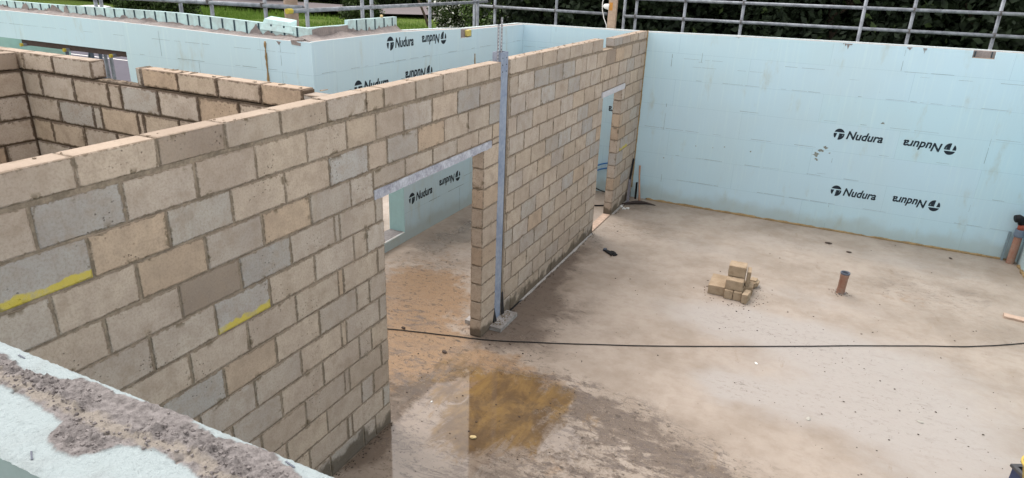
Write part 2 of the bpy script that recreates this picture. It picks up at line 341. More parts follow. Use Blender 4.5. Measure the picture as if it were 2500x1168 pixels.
# soft stain fields: (x,y,rx,ry,strength)
WET=[(.35,2.7,.6,.6,.9),(.75,2.95,.6,.6,1.0),(.1,2.1,.5,.7,1.1),(.6,2.1,.6,.5,.9),(-.3,2.6,.4,.5,.5),(.9,3.5,.7,.35,.55),(1.5,2.9,.7,.3,.6),(-1.7,7.3,.45,.8,.8),(-2,6.3,.3,.8,.5),(2.3,2.55,.9,.25,.45),(.5,5.3,.5,.9,.3)]
OCH=[(.72,3.05,.55,.5,1.0),(1.15,3.25,.4,.4,.75),(.75,2.6,.35,.35,.8),(.35,3.6,.6,.35,.5),(-.1,3.1,.5,.4,.35)]
DARK=[(1.45,3.55,.45,.18,1.),(1.95,3.36,.5,.2,1.15),(2.55,3.08,.6,.2,1.),(1.5,2.5,.9,.35,.45),(-.25,3.0,.3,.3,.8),(.05,5.6,.22,1.8,.95),(.35,5.2,.6,.7,.8),(.2,6.9,.3,1.5,.5),(-2.0,7.3,.4,.7,.6),(-1.5,5.5,.5,.4,.3),(.3,4.45,.5,.4,.9),(-.05,1.5,.2,1.6,1.3),(-.5,4.0,.6,.35,.3),(1.9,1.9,1.5,.5,.7),(.9,8.6,1.,.6,.3),(3.9,8.4,2.,.45,.25),(5.2,8.6,1.1,.6,.32),(5.6,7.3,.6,.6,.4),(3.6,3.3,1.6,.35,.35),(.4,9.9,.5,.3,.6),(1.6,5.1,.8,.3,.35),(1.0,9.1,.5,.2,.4)]
PAL_=[(3.4,6.1,1.6,.6,1.1),(4.2,5.2,1.3,.8,1.),(2.6,6.1,.8,.4,.8),(3.3,4.6,.8,.35,.8),(2.75,4.6,.35,.3,1.),(4.8,4.2,1.,1.,.8),(1.9,8.4,1.,.4,.5),(4.6,9.4,1.4,.4,.5),(2.5,9.3,1.,.4,.4),(-1.1,6.3,.6,.5,.4),(-1.2,4.7,.4,.3,.6),(.2,8.,.5,.6,.4),(3.5,7.3,1.2,.3,.5)]
CRU=[(1.3,3.6,.8,.4,.9),(2.0,3.2,1.,.45,.9),(1.6,2.6,1.2,.6,.8),(.2,3.3,1.1,.5,.9),(-.3,2.8,.7,.5,.8),(1.2,3.0,.9,.6,.9),(1.9,2.9,1.0,.5,.9),(1.4,2.3,1.2,.5,.8),(2.7,2.7,.8,.4,.6),(-1.1,4.3,.9,.5,.7),(-1.5,5.6,.7,.6,.4),(.5,2.2,.6,.4,.5),(.5,4.4,.5,.25,.5)]
RST=[(-1.7,6.2,.8,.8,.4),(-.8,4.7,.8,.6,.6),(-1.4,4.4,.6,.5,.5),(-1.0,3.9,.9,.45,1.),(-.55,3.5,.8,.5,1.1),(-1.5,5.2,.8,.5,.7),(-.2,3.1,.7,.4,.8),(.5,3.7,.8,.4,.9),(1.1,3.4,.8,.3,.6),(-1.2,5.0,.5,.4,.8),(4.6,7.9,1.,.4,.35),(.5,8.6,.6,.3,.3),(1.5,2.5,.8,.4,.5)]
def field(L,x,y):
    t=0
    for a,b,rx,ry,s in L:
        d=((x-a)/rx)**2+((y-b)/ry)**2
        if d<5: t+=s*math.exp(-d*1.1)
    return t
V=[];F=[];xs=[-10.5]+[-2.45+.04*i for i in range(219)]; ys=[-1.5,0.5]+[.8+.04*i for i in range(241)]+[10.7]
at={k:[] for k in ('wet','ochre','dark','pale','rust','crust')}
for y in ys:
    for x in xs:
        V.append((x,y,0)); wx=x+.16*fbm(x,y,1.7,3); wy=y+.16*fbm(x,y,1.7,9)
        for k,L in (('wet',WET),('ochre',OCH),('dark',DARK),('pale',PAL_),('rust',RST),('crust',CRU)): at[k].append(field(L,wx,wy))
nx=len(xs)
for j in range(len(ys)-1):
    for i in range(nx-1): a=j*nx+i; F.append((a,a+1,a+nx+1,a+nx))
fl=mesh('floor',V,F,floor_mat()); tag(fl,kind='structure')
for k,v in at.items(): fl.data.attributes.new(k,'FLOAT','POINT').data.foreach_set('value',v)
e=B().box((-10.5,-1.5,-.45),(6.3,10.7,-.012)).obj('slab_edge',MC); tag(e,kind='structure')
# =================================================================== MAIN BLOCK WALL, near section with doorway
T=.14
w1=thing('block_wall','beige concrete block wall in the foreground with a wide doorway, running up to the steel column','wall')
bl=[]; A=-1.18
for i in range(13):
    z0,z1=.225*i+.005,.225*i+.220
    if i<=9:
        J=(seq(A,1.6,-.013)+[1.80,1.862,2.305,2.42]) if i%2 else (seq(A,1.75,-.24)+[2.01,2.178,2.42])
        if i%2: J=[j for j in J if j!=1.6]
        else: J=[j for j in J if j!=1.75]
        k={}
        if i==8: k={q:'yel' for q,(a,b) in enumerate(zip(J,J[1:])) if abs(a-.66)<.03}
        if i==9: k={q:'g' for q,(a,b) in enumerate(zip(J,J[1:])) if abs(a-.89)<.03}; k.update({q:'d' for q,(a,b) in enumerate(zip(J,J[1:])) if abs(a-.437)<.03})
        bl+=course(J,z0,z1,kinds=k); bl+=course([4.19,4.55],z0,z1,kinds={0:'t' if i in(4,7) else 'p'})
    elif i==10:
        J=seq(A,2.1,-.24); J=[j for j in J if j!=2.1]+[2.015,2.295] if abs(J[-2]-2.01)>.03 else J[:-1]+[2.295]
        bl+=course(J,z0,z1,kinds={q:'t' for q,(a,b) in enumerate(zip(J,J[1:])) if abs(a-.21)<.03 or abs(a-1.11)<.03}); bl+=course([2.295,2.748,3.185,3.629,4.073,4.376,4.55],2.318,2.47)
        bl+=[(4.385,4.545,2.255,2.31)]
    elif i==11:
        J=seq(A,1.95,-.013)[:-1]+[2.241,2.492,2.947,3.393,3.844,4.293,4.55]
        bl+=course(J,z0,z1,kinds={q:('yel' if abs(a+.463)<.03 else 't') for q,(a,b) in enumerate(zip(J,J[1:])) if abs(a+.463)<.03 or abs(a+.013)<.02})
    else:
        J=seq(A,1.2,-.24)[:-1]+[1.128,1.575,2.0,2.357,2.742,3.187,3.634,4.075,4.55]
        J=sorted(set(round(j,3) for j in J)); J=[j for q,j in enumerate(J) if q==0 or j-J[q-1]>.05]
        bl+=course(J,z0,z1,kinds={q:'g' for q,(a,b) in enumerate(zip(J,J[1:])) if abs(a+.24)<.03 or abs(a-3.634)<.03})
J=[-1.18,-.9,-.45,0,.45,.9,1.35,1.8,2.25,2.475,2.925,3.375,3.825,4.275,4.55]
bl+=course(J,2.942,3.10,kinds={4:'d'})
blockwork('blockwork',bl,'y',0,-T,w1,3)
mortar_core([(A+.004,2.407,0,2.25),(4.203,4.538,0,2.25),(A+.004,2.30,2.25,2.475),(2.30,4.538,2.31,2.475),(A+.004,4.538,2.475,2.946)],'y',0,-T,w1)
mortar_core([(a-.006,a+.006,2.946,3.094) for a in J[1:-1]],'y',0,-T,w1,.007)
def rough_box(name,a,b,mat,parent,cell=.03,amp=.003,seed=0):
    # box with finely divided, slightly uneven faces
    x0,y0,z0=a;x1,y1,z1=b; me=bpy.data.meshes.new(name)
    import bmesh
    bm=bmesh.new(); bmesh.ops.create_cube(bm,size=1)
    for v in bm.verts: v.co=Vector(((x0+x1)/2+v.co.x*(x1-x0),(y0+y1)/2+v.co.y*(y1-y0),(z0+z1)/2+v.co.z*(z1-z0)))
    for ax in range(3):
        L=(x1-x0,y1-y0,z1-z0)[ax]; k=int(L/cell)
        for q in range(1,k):
            co=[0,0,0]; no=[0,0,0]; co[ax]=(x0,y0,z0)[ax]+L*q/k; no[ax]=1
            bmesh.ops.bisect_plane(bm,geom=bm.verts[:]+bm.edges[:]+bm.faces[:],plane_co=co,plane_no=no)
    for v in bm.verts:
        v.co+=Vector((nz(v.co.y,v.co.z,25,seed),nz(v.co.x,v.co.z,25,seed+2),nz(v.co.y+v.co.x,v.co.z*3,30,seed+4)))*amp*2
    bm.to_mesh(me); bm.free(); me.materials.append(mat); o=bpy.data.objects.new(name,me); C.objects.link(o)
    if parent: o.parent=parent
    return o
rough_box('lintel',(-T+.002,2.30,2.228),(.004,4.36,2.308),MLIN,w1)
# mortar droppings on top of the wall
m=B()
for q in range(46):
    y=rnd.choice(J)+rnd.gauss(0,.03) if rnd.random()<.75 else rnd.uniform(-1,4.5); s=rnd.uniform(.002,.007)
    if 3.8<y<4.55 or y<-1.1: continue
    x=rnd.uniform(-.13,-.01); m.box((x,y,3.098),(x+s*rnd.uniform(1,3),y+s*rnd.uniform(1,2.5),3.101+s*.7),.002)
m.obj('mortar_dropping',MM,w1)
# =================================================================== MAIN BLOCK WALL, far section
w2=thing('block_wall','beige concrete block wall between the steel column and the pale blue far wall, with a narrow doorway','wall')
bl=[]; A,E,K,Q=4.755,10.38,8.14,9.12
for i in range(13):
    z0,z1=.225*i+.005,.225*i+.220
    ev=[4.98+.45*k for k in range(13)]; od=[4.80]+[5.205+.45*k for k in range(13)]
    P=ev if i%2==0 else od
    if i<=9:
        L=[A]+[p for p in P if p<K-.09]+[K]; Rr=[Q]+[p for p in (([9.53,9.985]) if i%2==0 else [9.30,9.75,10.2])]+[E]
        kk={0:'t'} if i in (2,6,7) else {}
        bl+=course(L,z0,z1,kinds={len(L)//2:'g'} if i in(5,8) else None); bl+=course(Rr,z0,z1,kinds=({1:'yel'} if i==5 else kk))
        if i==6: pass
    elif i==10:
        bl+=course([A]+[p for p in P if p<7.8]+[8.03],z0,z1); bl+=course([8.03,8.315,8.765,9.235],2.318,2.47); bl+=course([9.235,9.538,9.999,E],z0,z1)
    elif i==11:
        L=[A]+[p for p in P if p<10.3]+[E]; bl+=course(L,z0,z1,kinds={5:'g',3:'g'})
    else:
        L=[A]+[p for p in P if p<10.2]+[E]; bl+=course(L,z0,z1,kinds={4:'g',8:'d',9:'t',2:'g'})
J=[4.755,5.2,5.65,6.1,6.55,7.0,7.45,7.92]; bl+=course(J,2.942,3.105)
J2=[8.45,8.89,9.33,9.78,10.2,10.38]; bl+=course(J2,2.955,3.08)
blockwork('blockwork',bl,'y',0,-T,w2,11)
mortar_core([(A-.022,K-.013,0,2.25),(Q+.013,E,0,2.25),(A-.022,8.034,2.25,2.475),(8.034,9.23,2.31,2.475),(9.23,E,2.25,2.475),(A-.022,E,2.475,2.935),(A-.022,7.91,2.935,2.946)],'y',0,-T,w2)
mortar_core([(a-.006,a+.006,2.946,3.097) for a in J[1:-1]]+[(a-.006,a+.006,2.959,3.074) for a in J2[1:-1]]+[(8.46,10.37,2.935,2.959)],'y',0,-T,w2,.007)
rough_box('lintel',(-T+.002,8.05,2.225),(.012,9.225,2.31),simple('lintel_smooth',(.52,.51,.54,1),.9,.12,60,.4,.003),w2)
m=B()
for q in range(46):
    y=rnd.uniform(4.8,7.9) if rnd.random()<.7 else rnd.uniform(8.5,10.3); s=rnd.uniform(.003,.009); z=3.103 if y<8 else 3.078
    x=rnd.uniform(-.13,-.01); m.box((x,y,z),(x+s*rnd.uniform(1,3),y+s*rnd.uniform(1,2.5),z+.003+s*.7),.002)
m.obj('mortar_dropping',MM,w2)
m=B(); zz=.2
while zz<3.05:
    r_=.012+.014*abs(nz(zz,1,3)); m.tube([(.004,10.372+.01*nz(zz,2,5),zz),(.008,10.374,zz+.09)],[r_,r_*.8],6); zz+=.08
m.obj('foam_bead',MPU,w2)
m=B(); y=5.2   # ragged membrane edge under the bottom course
while y<8.05:
    m.box((-.01,y,.001),(.028+.016*nz(y,0,3),y+.13,.007+.004*nz(y,3,6)),.003); y+=.125
y=9.2
while y<10.0: m.box((-.01,y,.001),(.035+.01*nz(y,0,3),y+.12,.007),.003); y+=.125
m.obj('membrane_strip',simple('pale_membrane',(.5,.47,.45,1),.7,.3),w2)
B().box((-.02,4.77,0.001),(.02,8.12,.004)).obj('membrane_strip',MDP,w2)
# =================================================================== inner block walls on the left
w3=thing('block_wall','beige block cross wall with deep dark joints and a missing top block, behind the foreground wall','wall')
FY=2.06; bl=[]
for i in range(0,13):
    z0,z1=.225*i+.005,.225*i+.218
    if i==12: Jn=[-6,-5.4,-4.9,-4.43,-3.97,-3.658,-3.18,-2.70,-2.53,-2.06,-1.58,-1.12,-.66,-T]
    elif i==11: Jn=[-6,-5.3,-4.85,-4.4,-3.97,-3.457,-2.966,-2.849,-2.361,-2.287,-1.84,-1.38,-.93,-.5,-T]
    elif i%2==0: Jn=[-6,-5.4,-4.9,-4.43,-3.95,-3.628,-3.156,-2.686,-2.236,-1.79,-1.34,-.89,-.44,-T]
    else: Jn=[-6,-5.2,-4.7,-4.3,-3.95,-3.42,-2.95,-2.5,-2.05,-1.6,-1.15,-.7,-T]
    bl+=course(Jn,z0,z1,g=.02,kinds={10:'t'} if i%3==0 else None)
bl+=course([-6,-5.3,-4.75,-4.3,-3.86],2.942,3.10,g=.02); bl+=course([-3.86,-3.42,-2.87],2.942,3.10,g=.02); bl+=course([-2.29,-2.222,-1.786,-1.336,-.873,-.45],2.945,3.095,g=.016,kinds={1:'t',4:'t'}); bl+=[(-.44,-.145,2.945,3.06,'g')]
blockwork('blockwork',bl,'x',FY,FY+T,w3,21,MB2,1.12)
MMD=simple('mortar_deep',(.13,.095,.068,1),.95,.5,45,.8,.008)
o=mortar_core([(-6,-T,0,2.935)],'x',FY,FY+T,w3,.011); o.data.materials[0]=MMD
o=mortar_core([(a-.01,a+.01,2.935,3.085) for a in (-5.3,-4.75,-4.3,-3.42,-1.786,-1.336,-.873,-.45)],'x',FY,FY+T,w3,.012); o.data.materials[0]=MMD
m=B()
for q in range(60):
    x=rnd.uniform(-2.85,-2.2) if rnd.random()<.5 else rnd.uniform(-5,-.3); z=2.934 if -2.86<x<-2.3 else 3.096; s=rnd.uniform(.003,.011)
    m.box((x,FY+rnd.uniform(.01,.1),z),(x+s*2,FY+rnd.uniform(.11,.125),z+s*.7),.004) if s<.009 else m.box((x,FY+.03,z),(x+s*2,FY+.03+s*2,z+s*.7),.004)
m.obj('mortar_dropping',MM,w3)
w4=thing('block_wall','reddish beige block wall at the left edge of the photo, meeting the cross wall in a dark corner','wall')
bl=[]
for i in range(13):
    z0,z1=.225*i+.005,.225*i+.218
    bl+=course(seq(-1.3,FY-.012,.85 if i%2 else 1.15),z0,z1,g=.02,kinds={6:'t',5:'d'} if i%2 else {5:'t'})
bl+=course([-1.3,-.9,-.45,0,.45,.9,1.35,1.72,2.045],2.942,3.10,g=.02,kinds={6:'t',7:'d'})
blockwork('blockwork',bl,'y',-3.90,-3.90-T,w4,5,MB2,1.02)
o=mortar_core([(-1.3,FY-.002,0,2.935)],'y',-3.90,-3.90-T,w4,.011); o.data.materials[0]=MMD
o=mortar_core([(a-.01,a+.01,2.935,3.085) for a in (-.9,-.45,0,.45,.9,1.35,1.72)],'y',-3.90,-3.90-T,w4,.012); o.data.materials[0]=MMD
# =================================================================== ICF (foam and concrete) walls
def layer(name,rects,axis,f0,f1,mat,parent,top=None,seg=.5):
    m=B(); lo,hi=min(f0,f1),max(f0,f1)
    for a0,a1,z0,z1 in rects:
        if z1 is None:
            k=max(1,int((a1-a0)/seg)); 
            for q in range(k):
                p,r_=a0+(a1-a0)*q/k,a0+(a1-a0)*(q+1)/k; tp,tr=top(p),top(r_)
                if axis=='y': Vv=[(lo,p,z0),(hi,p,z0),(hi,r_,z0),(lo,r_,z0),(lo,p,tp),(hi,p,tp),(hi,r_,tr),(lo,r_,tr)]
                else: Vv=[(p,lo,z0),(r_,lo,z0),(r_,hi,z0),(p,hi,z0),(p,lo,tp),(r_,lo,tr),(r_,hi,tr),(p,hi,tp)]
                m.add(Vv,[(0,3,2,1),(4,5,6,7),(0,1,5,4),(1,2,6,5),(2,3,7,6),(3,0,4,7)])
        else:
            m.box((lo,a0,z0),(hi,a1,z1)) if axis=='y' else m.box((a0,lo,z0),(a1,hi,z1))
    o=m.obj(name,mat,parent); return o
def seams(segs,axis,f,parent,sgn,seed=1,brk=.55):
    """thin broken dark lines: segs (a0,z0,a1,z1,width) on plane f, facing sgn"""
    r=random.Random(seed); m=B()
    for a0,z0,a1,z1,wd in segs:
        L=math.hypot(a1-a0,z1-z0); s=0
        while s<L:
            l=r.uniform(.05,.35); e=min(L,s+l)
            if r.random()<brk:
                p,q=s/L,e/L; pa,pz=a0+(a1-a0)*p,z0+(z1-z0)*p; qa,qz=a0+(a1-a0)*q,z0+(z1-z0)*q; h=wd*r.uniform(.25,.6)
                dx,dz=(0,h) if abs(a1-a0)>abs(z1-z0) else (h,0)
                v=[(pa-dx,pz-dz),(qa-dx*.6,qz-dz*.6),(qa+dx*.6,qz+dz*.6),(pa+dx,pz+dz)]
                P=[((f,a,z) if axis=='y' else (a,f,z)) for a,z in v]; P2=[((f+sgn*.0012,a,z) if axis=='y' else (a,f+sgn*.0012,z)) for a,z in v]
                m.add(P+P2,[(0,1,2,3),(7,6,5,4),(0,4,5,1),(1,5,6,2),(2,6,7,3),(3,7,4,0)])
            s=e+r.uniform(0,.12)
    return m.obj('seam',MSEAM,parent)
# printed word and emblem
def disc_poly(f):
    return [(math.cos(t),math.sin(t)) for t in f]
def emblem():
    out=[]; n=14
    a0=math.asin(.36); out.append([(math.cos(a0+(math.pi-2*a0)*k/n),math.sin(a0+(math.pi-2*a0)*k/n)) for k in range(n+1)])
    # right lobe
    top=.16; a=math.asin(top); e=-math.pi*.52
    out.append([(.02,top)]+[(math.cos(a+(e-a)*k/n),math.sin(a+(e-a)*k/n)) for k in range(n+1)]+[(-.12,-.95)])
    a=math.pi-math.asin(top); e=math.pi*1.22
    out.append([(-.38,top)]+[(-.62,-.72)]+[(math.cos(e+(a-e)*k/n),math.sin(e+(a-e)*k/n)) for k in range(n+1)])
    return out
def word(text,size,name):
    cu=bpy.data.curves.new(name,'FONT'); cu.body=text; cu.size=size; cu.shear=.22; cu.offset=size*.028; cu.extrude=.0006; cu.space_character=1.0; cu.resolution_u=3
    o=bpy.data.objects.new(name,cu); C.objects.link(o); dg=bpy.context.evaluated_depsgraph_get(); me=bpy.data.meshes.new_from_object(o.evaluated_get(dg))
    bpy.data.objects.remove(o); bpy.data.curves.remove(cu); me.name=name; me.materials.clear(); me.materials.append(MI); return me
WM=word('Nudura',.185,'printed_word'); wv=[v.co.x for v in WM.vertices]; WX0,WX1=min(wv),max(wv)
EM=B(); 
for poly in emblem():
    k=len(poly); EM.add([(x*.082,y*.092,.0006) for x,y in poly]+[(x*.082,y*.092,-.0006) for x,y in poly],[tuple(range(k)),tuple(range(2*k-1,k-1,-1))]+[(i,(i+1)%k,k+(i+1)%k,k+i) for i in range(k)])
eme=bpy.data.meshes.new('printed_emblem'); eme.from_pydata(EM.V,[],EM.F); eme.update(); eme.materials.append(MI)
def logo(parent,org,U,Wv,Nv,a,z,length=.73,rot=False):
    """org point on plane, U in-plane horizontal, N normal; a,z = left end (unrotated) or left end when rotated"""
    U=Vector(U);Nv=Vector(Nv);W=Vector((0,0,1)); sc=(length-.20)/(WX1-WX0)
    base=Vector(org)+U*a+W*z+Nv*.0016
    if rot: U2,W2=-U,-W; base=base+U*length
    else: U2,W2=U,W
    Mx=Matrix(((U2.x,W2.x,Nv.x),(U2.y,W2.y,Nv.y),(U2.z,W2.z,Nv.z)))
    e=bpy.data.objects.new('printed_emblem',eme); C.objects.link(e); e.parent=parent
    e.matrix_world=Matrix.Translation(base+U2*.082)@Mx.to_4x4()
    t=bpy.data.objects.new('printed_word',WM); C.objects.link(t); t.parent=parent
    t.matrix_world=Matrix.Translation(base+U2*(.195-WX0*sc)-W2*.062)@Mx.to_4x4()@Matrix.Diagonal((sc,1.,1,1))
# --- far wall
FY2=10.39; topF=lambda x:interp(x,[(-2.7,3.035),(0,3.056),(1.5,3.088),(3.35,3.113),(5.54,3.132),(6.4,3.135)])
wf=thing('insulated_wall','long pale blue foam formwork wall across the back of the slab, printed with black lettering','wall',(0,0,0))
layer('foam_panel',[(-2.42,4.93,0,None),(4.93,5.22,0,3.02),(5.22,6.33,0,None)],'x',FY2,FY2+.06,MF,wf,topF)
layer('concrete_core',[(-2.64,6.49,0,None)],'x',FY2+.06,FY2+.22,MC,wf,lambda x:topF(x)-.006-.006*abs(nz(x,1,4)),.12)
layer('foam_panel',[(-2.70,6.55,-.3,None)],'x',FY2+.22,FY2+.28,MFW,wf,lambda x:topF(x)+.004+.004*nz(x,4,3),.2)
segs=[(-2.4,z,6.2,z,.005) for z in (2.30,1.86,1.40,.93,.47)]+[(-2.4,2.64,6.2,2.69,.004),(.05,2.52,4,2.56,.003)]
segs+=[(.483,1.37,.483,2.77,.007),(.55,0,.55,.6,.006),(3.36,.93,3.36,1.25,.009),(3.46,0,3.46,.45,.005),(1.6,.95,1.6,1.38,.005),(1.75,2.35,1.75,2.5,.006),(3.3,2.35,3.3,2.7,.005),(4.05,2.75,4.05,3.07,.005),(4.1,2.74,4.9,2.75,.005),(-.9,2.5,-.9,3.03,.008),(-1.75,2.55,-1.75,3.03,.005),(5.47,1.1,5.47,1.86,.006),(-1.78,2.55,-1.55,2.55,.006),(1.0,2.62,1.0,2.78,.006),(.95,2.62,1.02,2.62,.008),(5.46,0.3,5.46,.8,.004),(2.3,.93,3.3,.97,.004)]
seams(segs,'x',FY2,wf,-1,4,.42)
for a,z,rot,ln in ((3.30,1.665,0,.74),(4.32,1.635,1,.74),(3.44,.71,0,.70),(4.37,.70,1,.69),(-.60,1.62,1,.615)):
    logo(wf,(0,FY2,0),(1,0,0),None,(0,-1,0),a,z,ln,bool(rot))
def scar(pts,axis,f,sgn,parent,mat,name='scuff',th=.003):
    k=len(pts); P=[((f,a,z) if axis=='y' else (a,f,z)) for a,z in pts]; Q_=[((f+sgn*th,a,z) if axis=='y' else (a,f+sgn*th,z)) for a,z in pts]
    return B().add(P+Q_,[tuple(range(k)),tuple(range(2*k-1,k-1,-1))]+[(i,(i+1)%k,k+(i+1)%k,k+i) for i in range(k)]).obj(name,mat,parent)
def drip(a,z,wd,ln,seed):
    r=random.Random(seed); top=[(a,z),(a+wd,z)]; n=7; bot=[(a+wd-wd*i/n+r.uniform(-.2,.2)*wd/n, z-ln*(r.uniform(.1,1) if i%2 else r.uniform(.0,.35))*math.sin(math.pi*(i+.5)/(n+1))) for i in range(n+1)]
    return top+bot
for a,wd,ln,sd in ((3.16,.14,.11,1),(4.06,.07,.12,2),(4.27,.06,.10,3),(1.5,.1,.02,4)): scar(drip(a,topF(a)-.012,wd,ln,sd),'x',FY2,-1,wf,MC,'concrete_drip')
for q,(a,z,s) in enumerate([(3.16,1.36,.07),(3.1,1.28,.1),(3.22,1.42,.06),(3.98,1.92,.05),(3.12,1.2,.05),(3.3,1.33,.025),(1.1,1.15,.02),(1.4,1.16,.02),(.55,.85,.03),(1.6,1.2,.03),(2.05,1.18,.03)]):
    r=random.Random(q); scar([(a+math.cos(t)*s*r.uniform(.25,1)*.8,z+math.sin(t)*s*r.uniform(.2,1)*.6) for t in [k*2*math.pi/9 for k in range(9)]],'x',FY2,-1,wf,simple('scuff_mat',(.28,.30,.27,1),.9,.5) if q==0 else bpy.data.materials['scuff_mat'],'scuff',.0015)
nt_=B().box((4.935,FY2+.004,3.02),(5.215,FY2+.056,3.026)).obj('pocket_lining',MTB,wf)
for x in (4.96,5.17): B().box((x,FY2+.05,3.03),(x+.012,FY2+.0595,3.12)).obj('form_web',MWEB,wf)
# foam bead along the foot
def bead(pts,r0,parent,mat=MPU,name='foam_bead'):
    P=[];rr=[]
    for i,p in enumerate(pts):
        P.append((p[0]+.006*nz(i,0,.7),p[1]+.004*nz(i,3,.6),p[2]+.004*nz(i,6,.5))); rr.append(max(.003,r0*(1+.9*nz(i,2,.37)+.4*nz(i,5,.9))))
    return B().tube(P,rr,6).obj(name,mat,parent,True)
bead([(.3+.05*i,FY2-.008,.006) for i in range(118)],.024,wf)
# --- left outer wall (x=-2.42)
LX=-2.42; topL=lambda y:interp(y,[(4.44,3.13),(6.2,3.14),(8,3.085),(8.3,3.06),(10.39,3.038)])
wl=thing('insulated_wall','pale blue foam formwork wall running back from the outer corner on the left, with a window opening low down','wall')
o1,o2,s0,s1=4.85,6.25,.16,2.15
layer('foam_panel',[(4.50,o1,0,None),(o1,o2,0,s0),(o1,o2,s1,None),(o2,7.96,0,None),(7.96,8.33,0,2.94),(8.33,10.389,0,None)],'y',LX,LX-.06,MF,wl,topL)
layer('concrete_core',[(4.50,o1,0,None),(o1,o2,0,s0-.012),(o1,o2,s1,None),(o2,10.449,0,None)],'y',LX-.06,LX-.22,MC,wl,lambda y:topL(y)-.006-.008*abs(nz(y,1,4)),.12)
layer('foam_panel',[(4.72,o1,-.3,None),(o1,o2,-.3,s0-.02),(o1,o2,s1,None),(o2,6.52,-.3,None),(6.52,10.609,-.3,None)],'y',LX-.22,LX-.28,MFW,wl,lambda y:topL(y)+.002,.3)
m=B(); m.box((LX-.225,4.722,3.1),(LX-.278,5.41,3.262)); m.obj('foam_upstand',MFI,wl)
m=B(); m.box((LX-.222,5.412,3.1),(LX-.28,6.50,3.318)); m.obj('foam_upstand',MFI,wl)
for y in (5.582,5.781,5.98,6.189,6.384): B().box((LX-.2205,y-.008,3.14),(LX-.214,y+.008,3.312)).obj('form_web',MWEB,wl)
B().box((LX-.005,8.20,2.952),(LX-.058,8.325,3.05),.006).obj('foam_fill',simple('yellow_foam',(.62,.54,.16,1),.8,.3),wl)
seams([(4.46,z,10.3,z,.005) for z in (2.755,2.50,2.30,1.86)]+[(6.3,1.40,10.3,1.40,.005),(6.3,.457,8.1,.457,.007),(8.1,.60,10,.60,.004)]+[(5.27,2.76,5.27,3.1,.004),(5.27,2.3,5.27,2.76,.008),(7.95,0,7.95,.5,.004),(8.35,2.3,8.35,2.9,.005),(8.6,2.5,10,2.5,.005)],'y',LX,wl,1,8,.6)
for a,z,rot,ln in ((5.93,3.0,0,.66),(6.80,2.985,1,.70),(5.19,2.50,0,.76),(6.35,2.52,1,.74),(6.38,.645,0,.68),(7.27,.66,1,.70)):
    logo(wl,(LX,0,0),(0,1,0),None,(1,0,0),a,z,ln,bool(rot))
bead([(LX+.004,8.44+.0,2.30+.04*i) for i in range(10)],.010,wl)
scar([(6.2,s0-.0),(6.24,s0-.003),(5.0,s0-.04),(4.9,s0-.02)],'y',LX,1,wl,MFW,'cut_edge')
rv=B().box((LX-.002,o2-.006,s0),(LX-.278,o2-.0005,s1)).obj('window_reveal',simple('reveal_foam',(.46,.68,.70,1),.8,.1,10),wl)
rough_box('window_sill',(LX-.275,o1+.002,s0-.02),(LX-.03,o2-.008,s0+.004),simple('sill_concrete',(.27,.25,.25,1),.9,.4,30,.8,.01),wl,.06)
# --- wing wall facing the camera at left (y=4.44)
WY=4.44; topW=lambda x:interp(x,[(-9.5,3.168),(-8.37,3.163),(-5.5,3.152),(-3.3,3.115),(-2.42,3.125)])
ww=thing('insulated_wall','pale blue foam formwork wall at upper left, over a wide low opening, with a row of dark plastic webs along its top','wall')
a0,a1,zt,zb=-9.4,-5.68,2.765,.9
layer('foam_panel',[(-10,a0,0,None),(a0,a1,0,zb),(a0,a1,zt,None),(a1,-2.42,0,None)],'x',WY,WY+.06,MF,ww,topW)
layer('concrete_core',[(-10,a0,0,None),(a0,a1,0,zb),(a0,a1,zt+.02,None),(a1,-2.641,0,None)],'x',WY+.06,WY+.22,MC,ww,lambda x:topW(x)-.006-.008*abs(nz(x,1,4)),.12)
layer('foam_panel',[(-10,a0,-.3,None),(a0,a1,-.3,zb),(a0,a1,zt+.02,None),(a1,-2.641,-.3,None)],'x',WY+.22,WY+.28,MFI,ww,lambda x:interp(x,[(-9,3.285),(-7.5,3.285),(-5,3.315),(-4.3,3.302),(-2.64,3.258)]),.4)
xw=-8.95; 
while xw<-2.7:
    B().box((xw-.012,WY+.2145,3.12),(xw+.012,WY+.2198,interp(xw,[(-9,3.28),(-7.5,3.28),(-5,3.31),(-4.3,3.295),(-2.64,3.25)]))).obj('form_web',MWEB,ww); xw+=.2045
lp=B().add([(-3.40,WY+.20,3.20),(-2.87,WY+.20,3.18),(-2.87,WY+.27,3.19),(-3.40,WY+.27,3.2),(-3.34,WY+.235,3.325),(-2.93,WY+.235,3.305),(-2.91,WY+.33,3.33),(-3.32,WY+.33,3.355)],[(0,3,2,1),(4,5,6,7),(0,1,5,4),(1,2,6,5),(2,3,7,6),(3,0,4,7)]).obj('loose_foam_cap',MFI,ww)
def smear(pts,parent,amp=.02,seed=0,w0=0,w1=.16,h1=.05,name='concrete_smear'):
    """rough concrete fillet: pts = list of (origin, inward dir) along the run"""
    V=[];F=[];n=9
    for i,(p,d) in enumerate(pts):
        for j in range(n):
            t=j/(n-1); q=Vector(p)+Vector(d)*(w0+(w1-w0)*t); z=h1*t**2*(.7+.6*nz(i,seed,.09))+amp*(fbm(q.x,q.y,9,seed,4)*.5)*min(1,t*3+.15)
            V.append((q.x,q.y,q.z+z))
    for i in range(len(pts)-1):
        for j in range(n-1): a=i*n+j; F.append((a,a+n,a+n+1,a+1))
    o=mesh(name,V,F,MC,parent); 
    return o
smear([((-9.4+.03*i,WY+.05,topW(-9.4+.03*i)+.001),(0,1,0)) for i in range(226)],ww,.03,3,h1=.035)
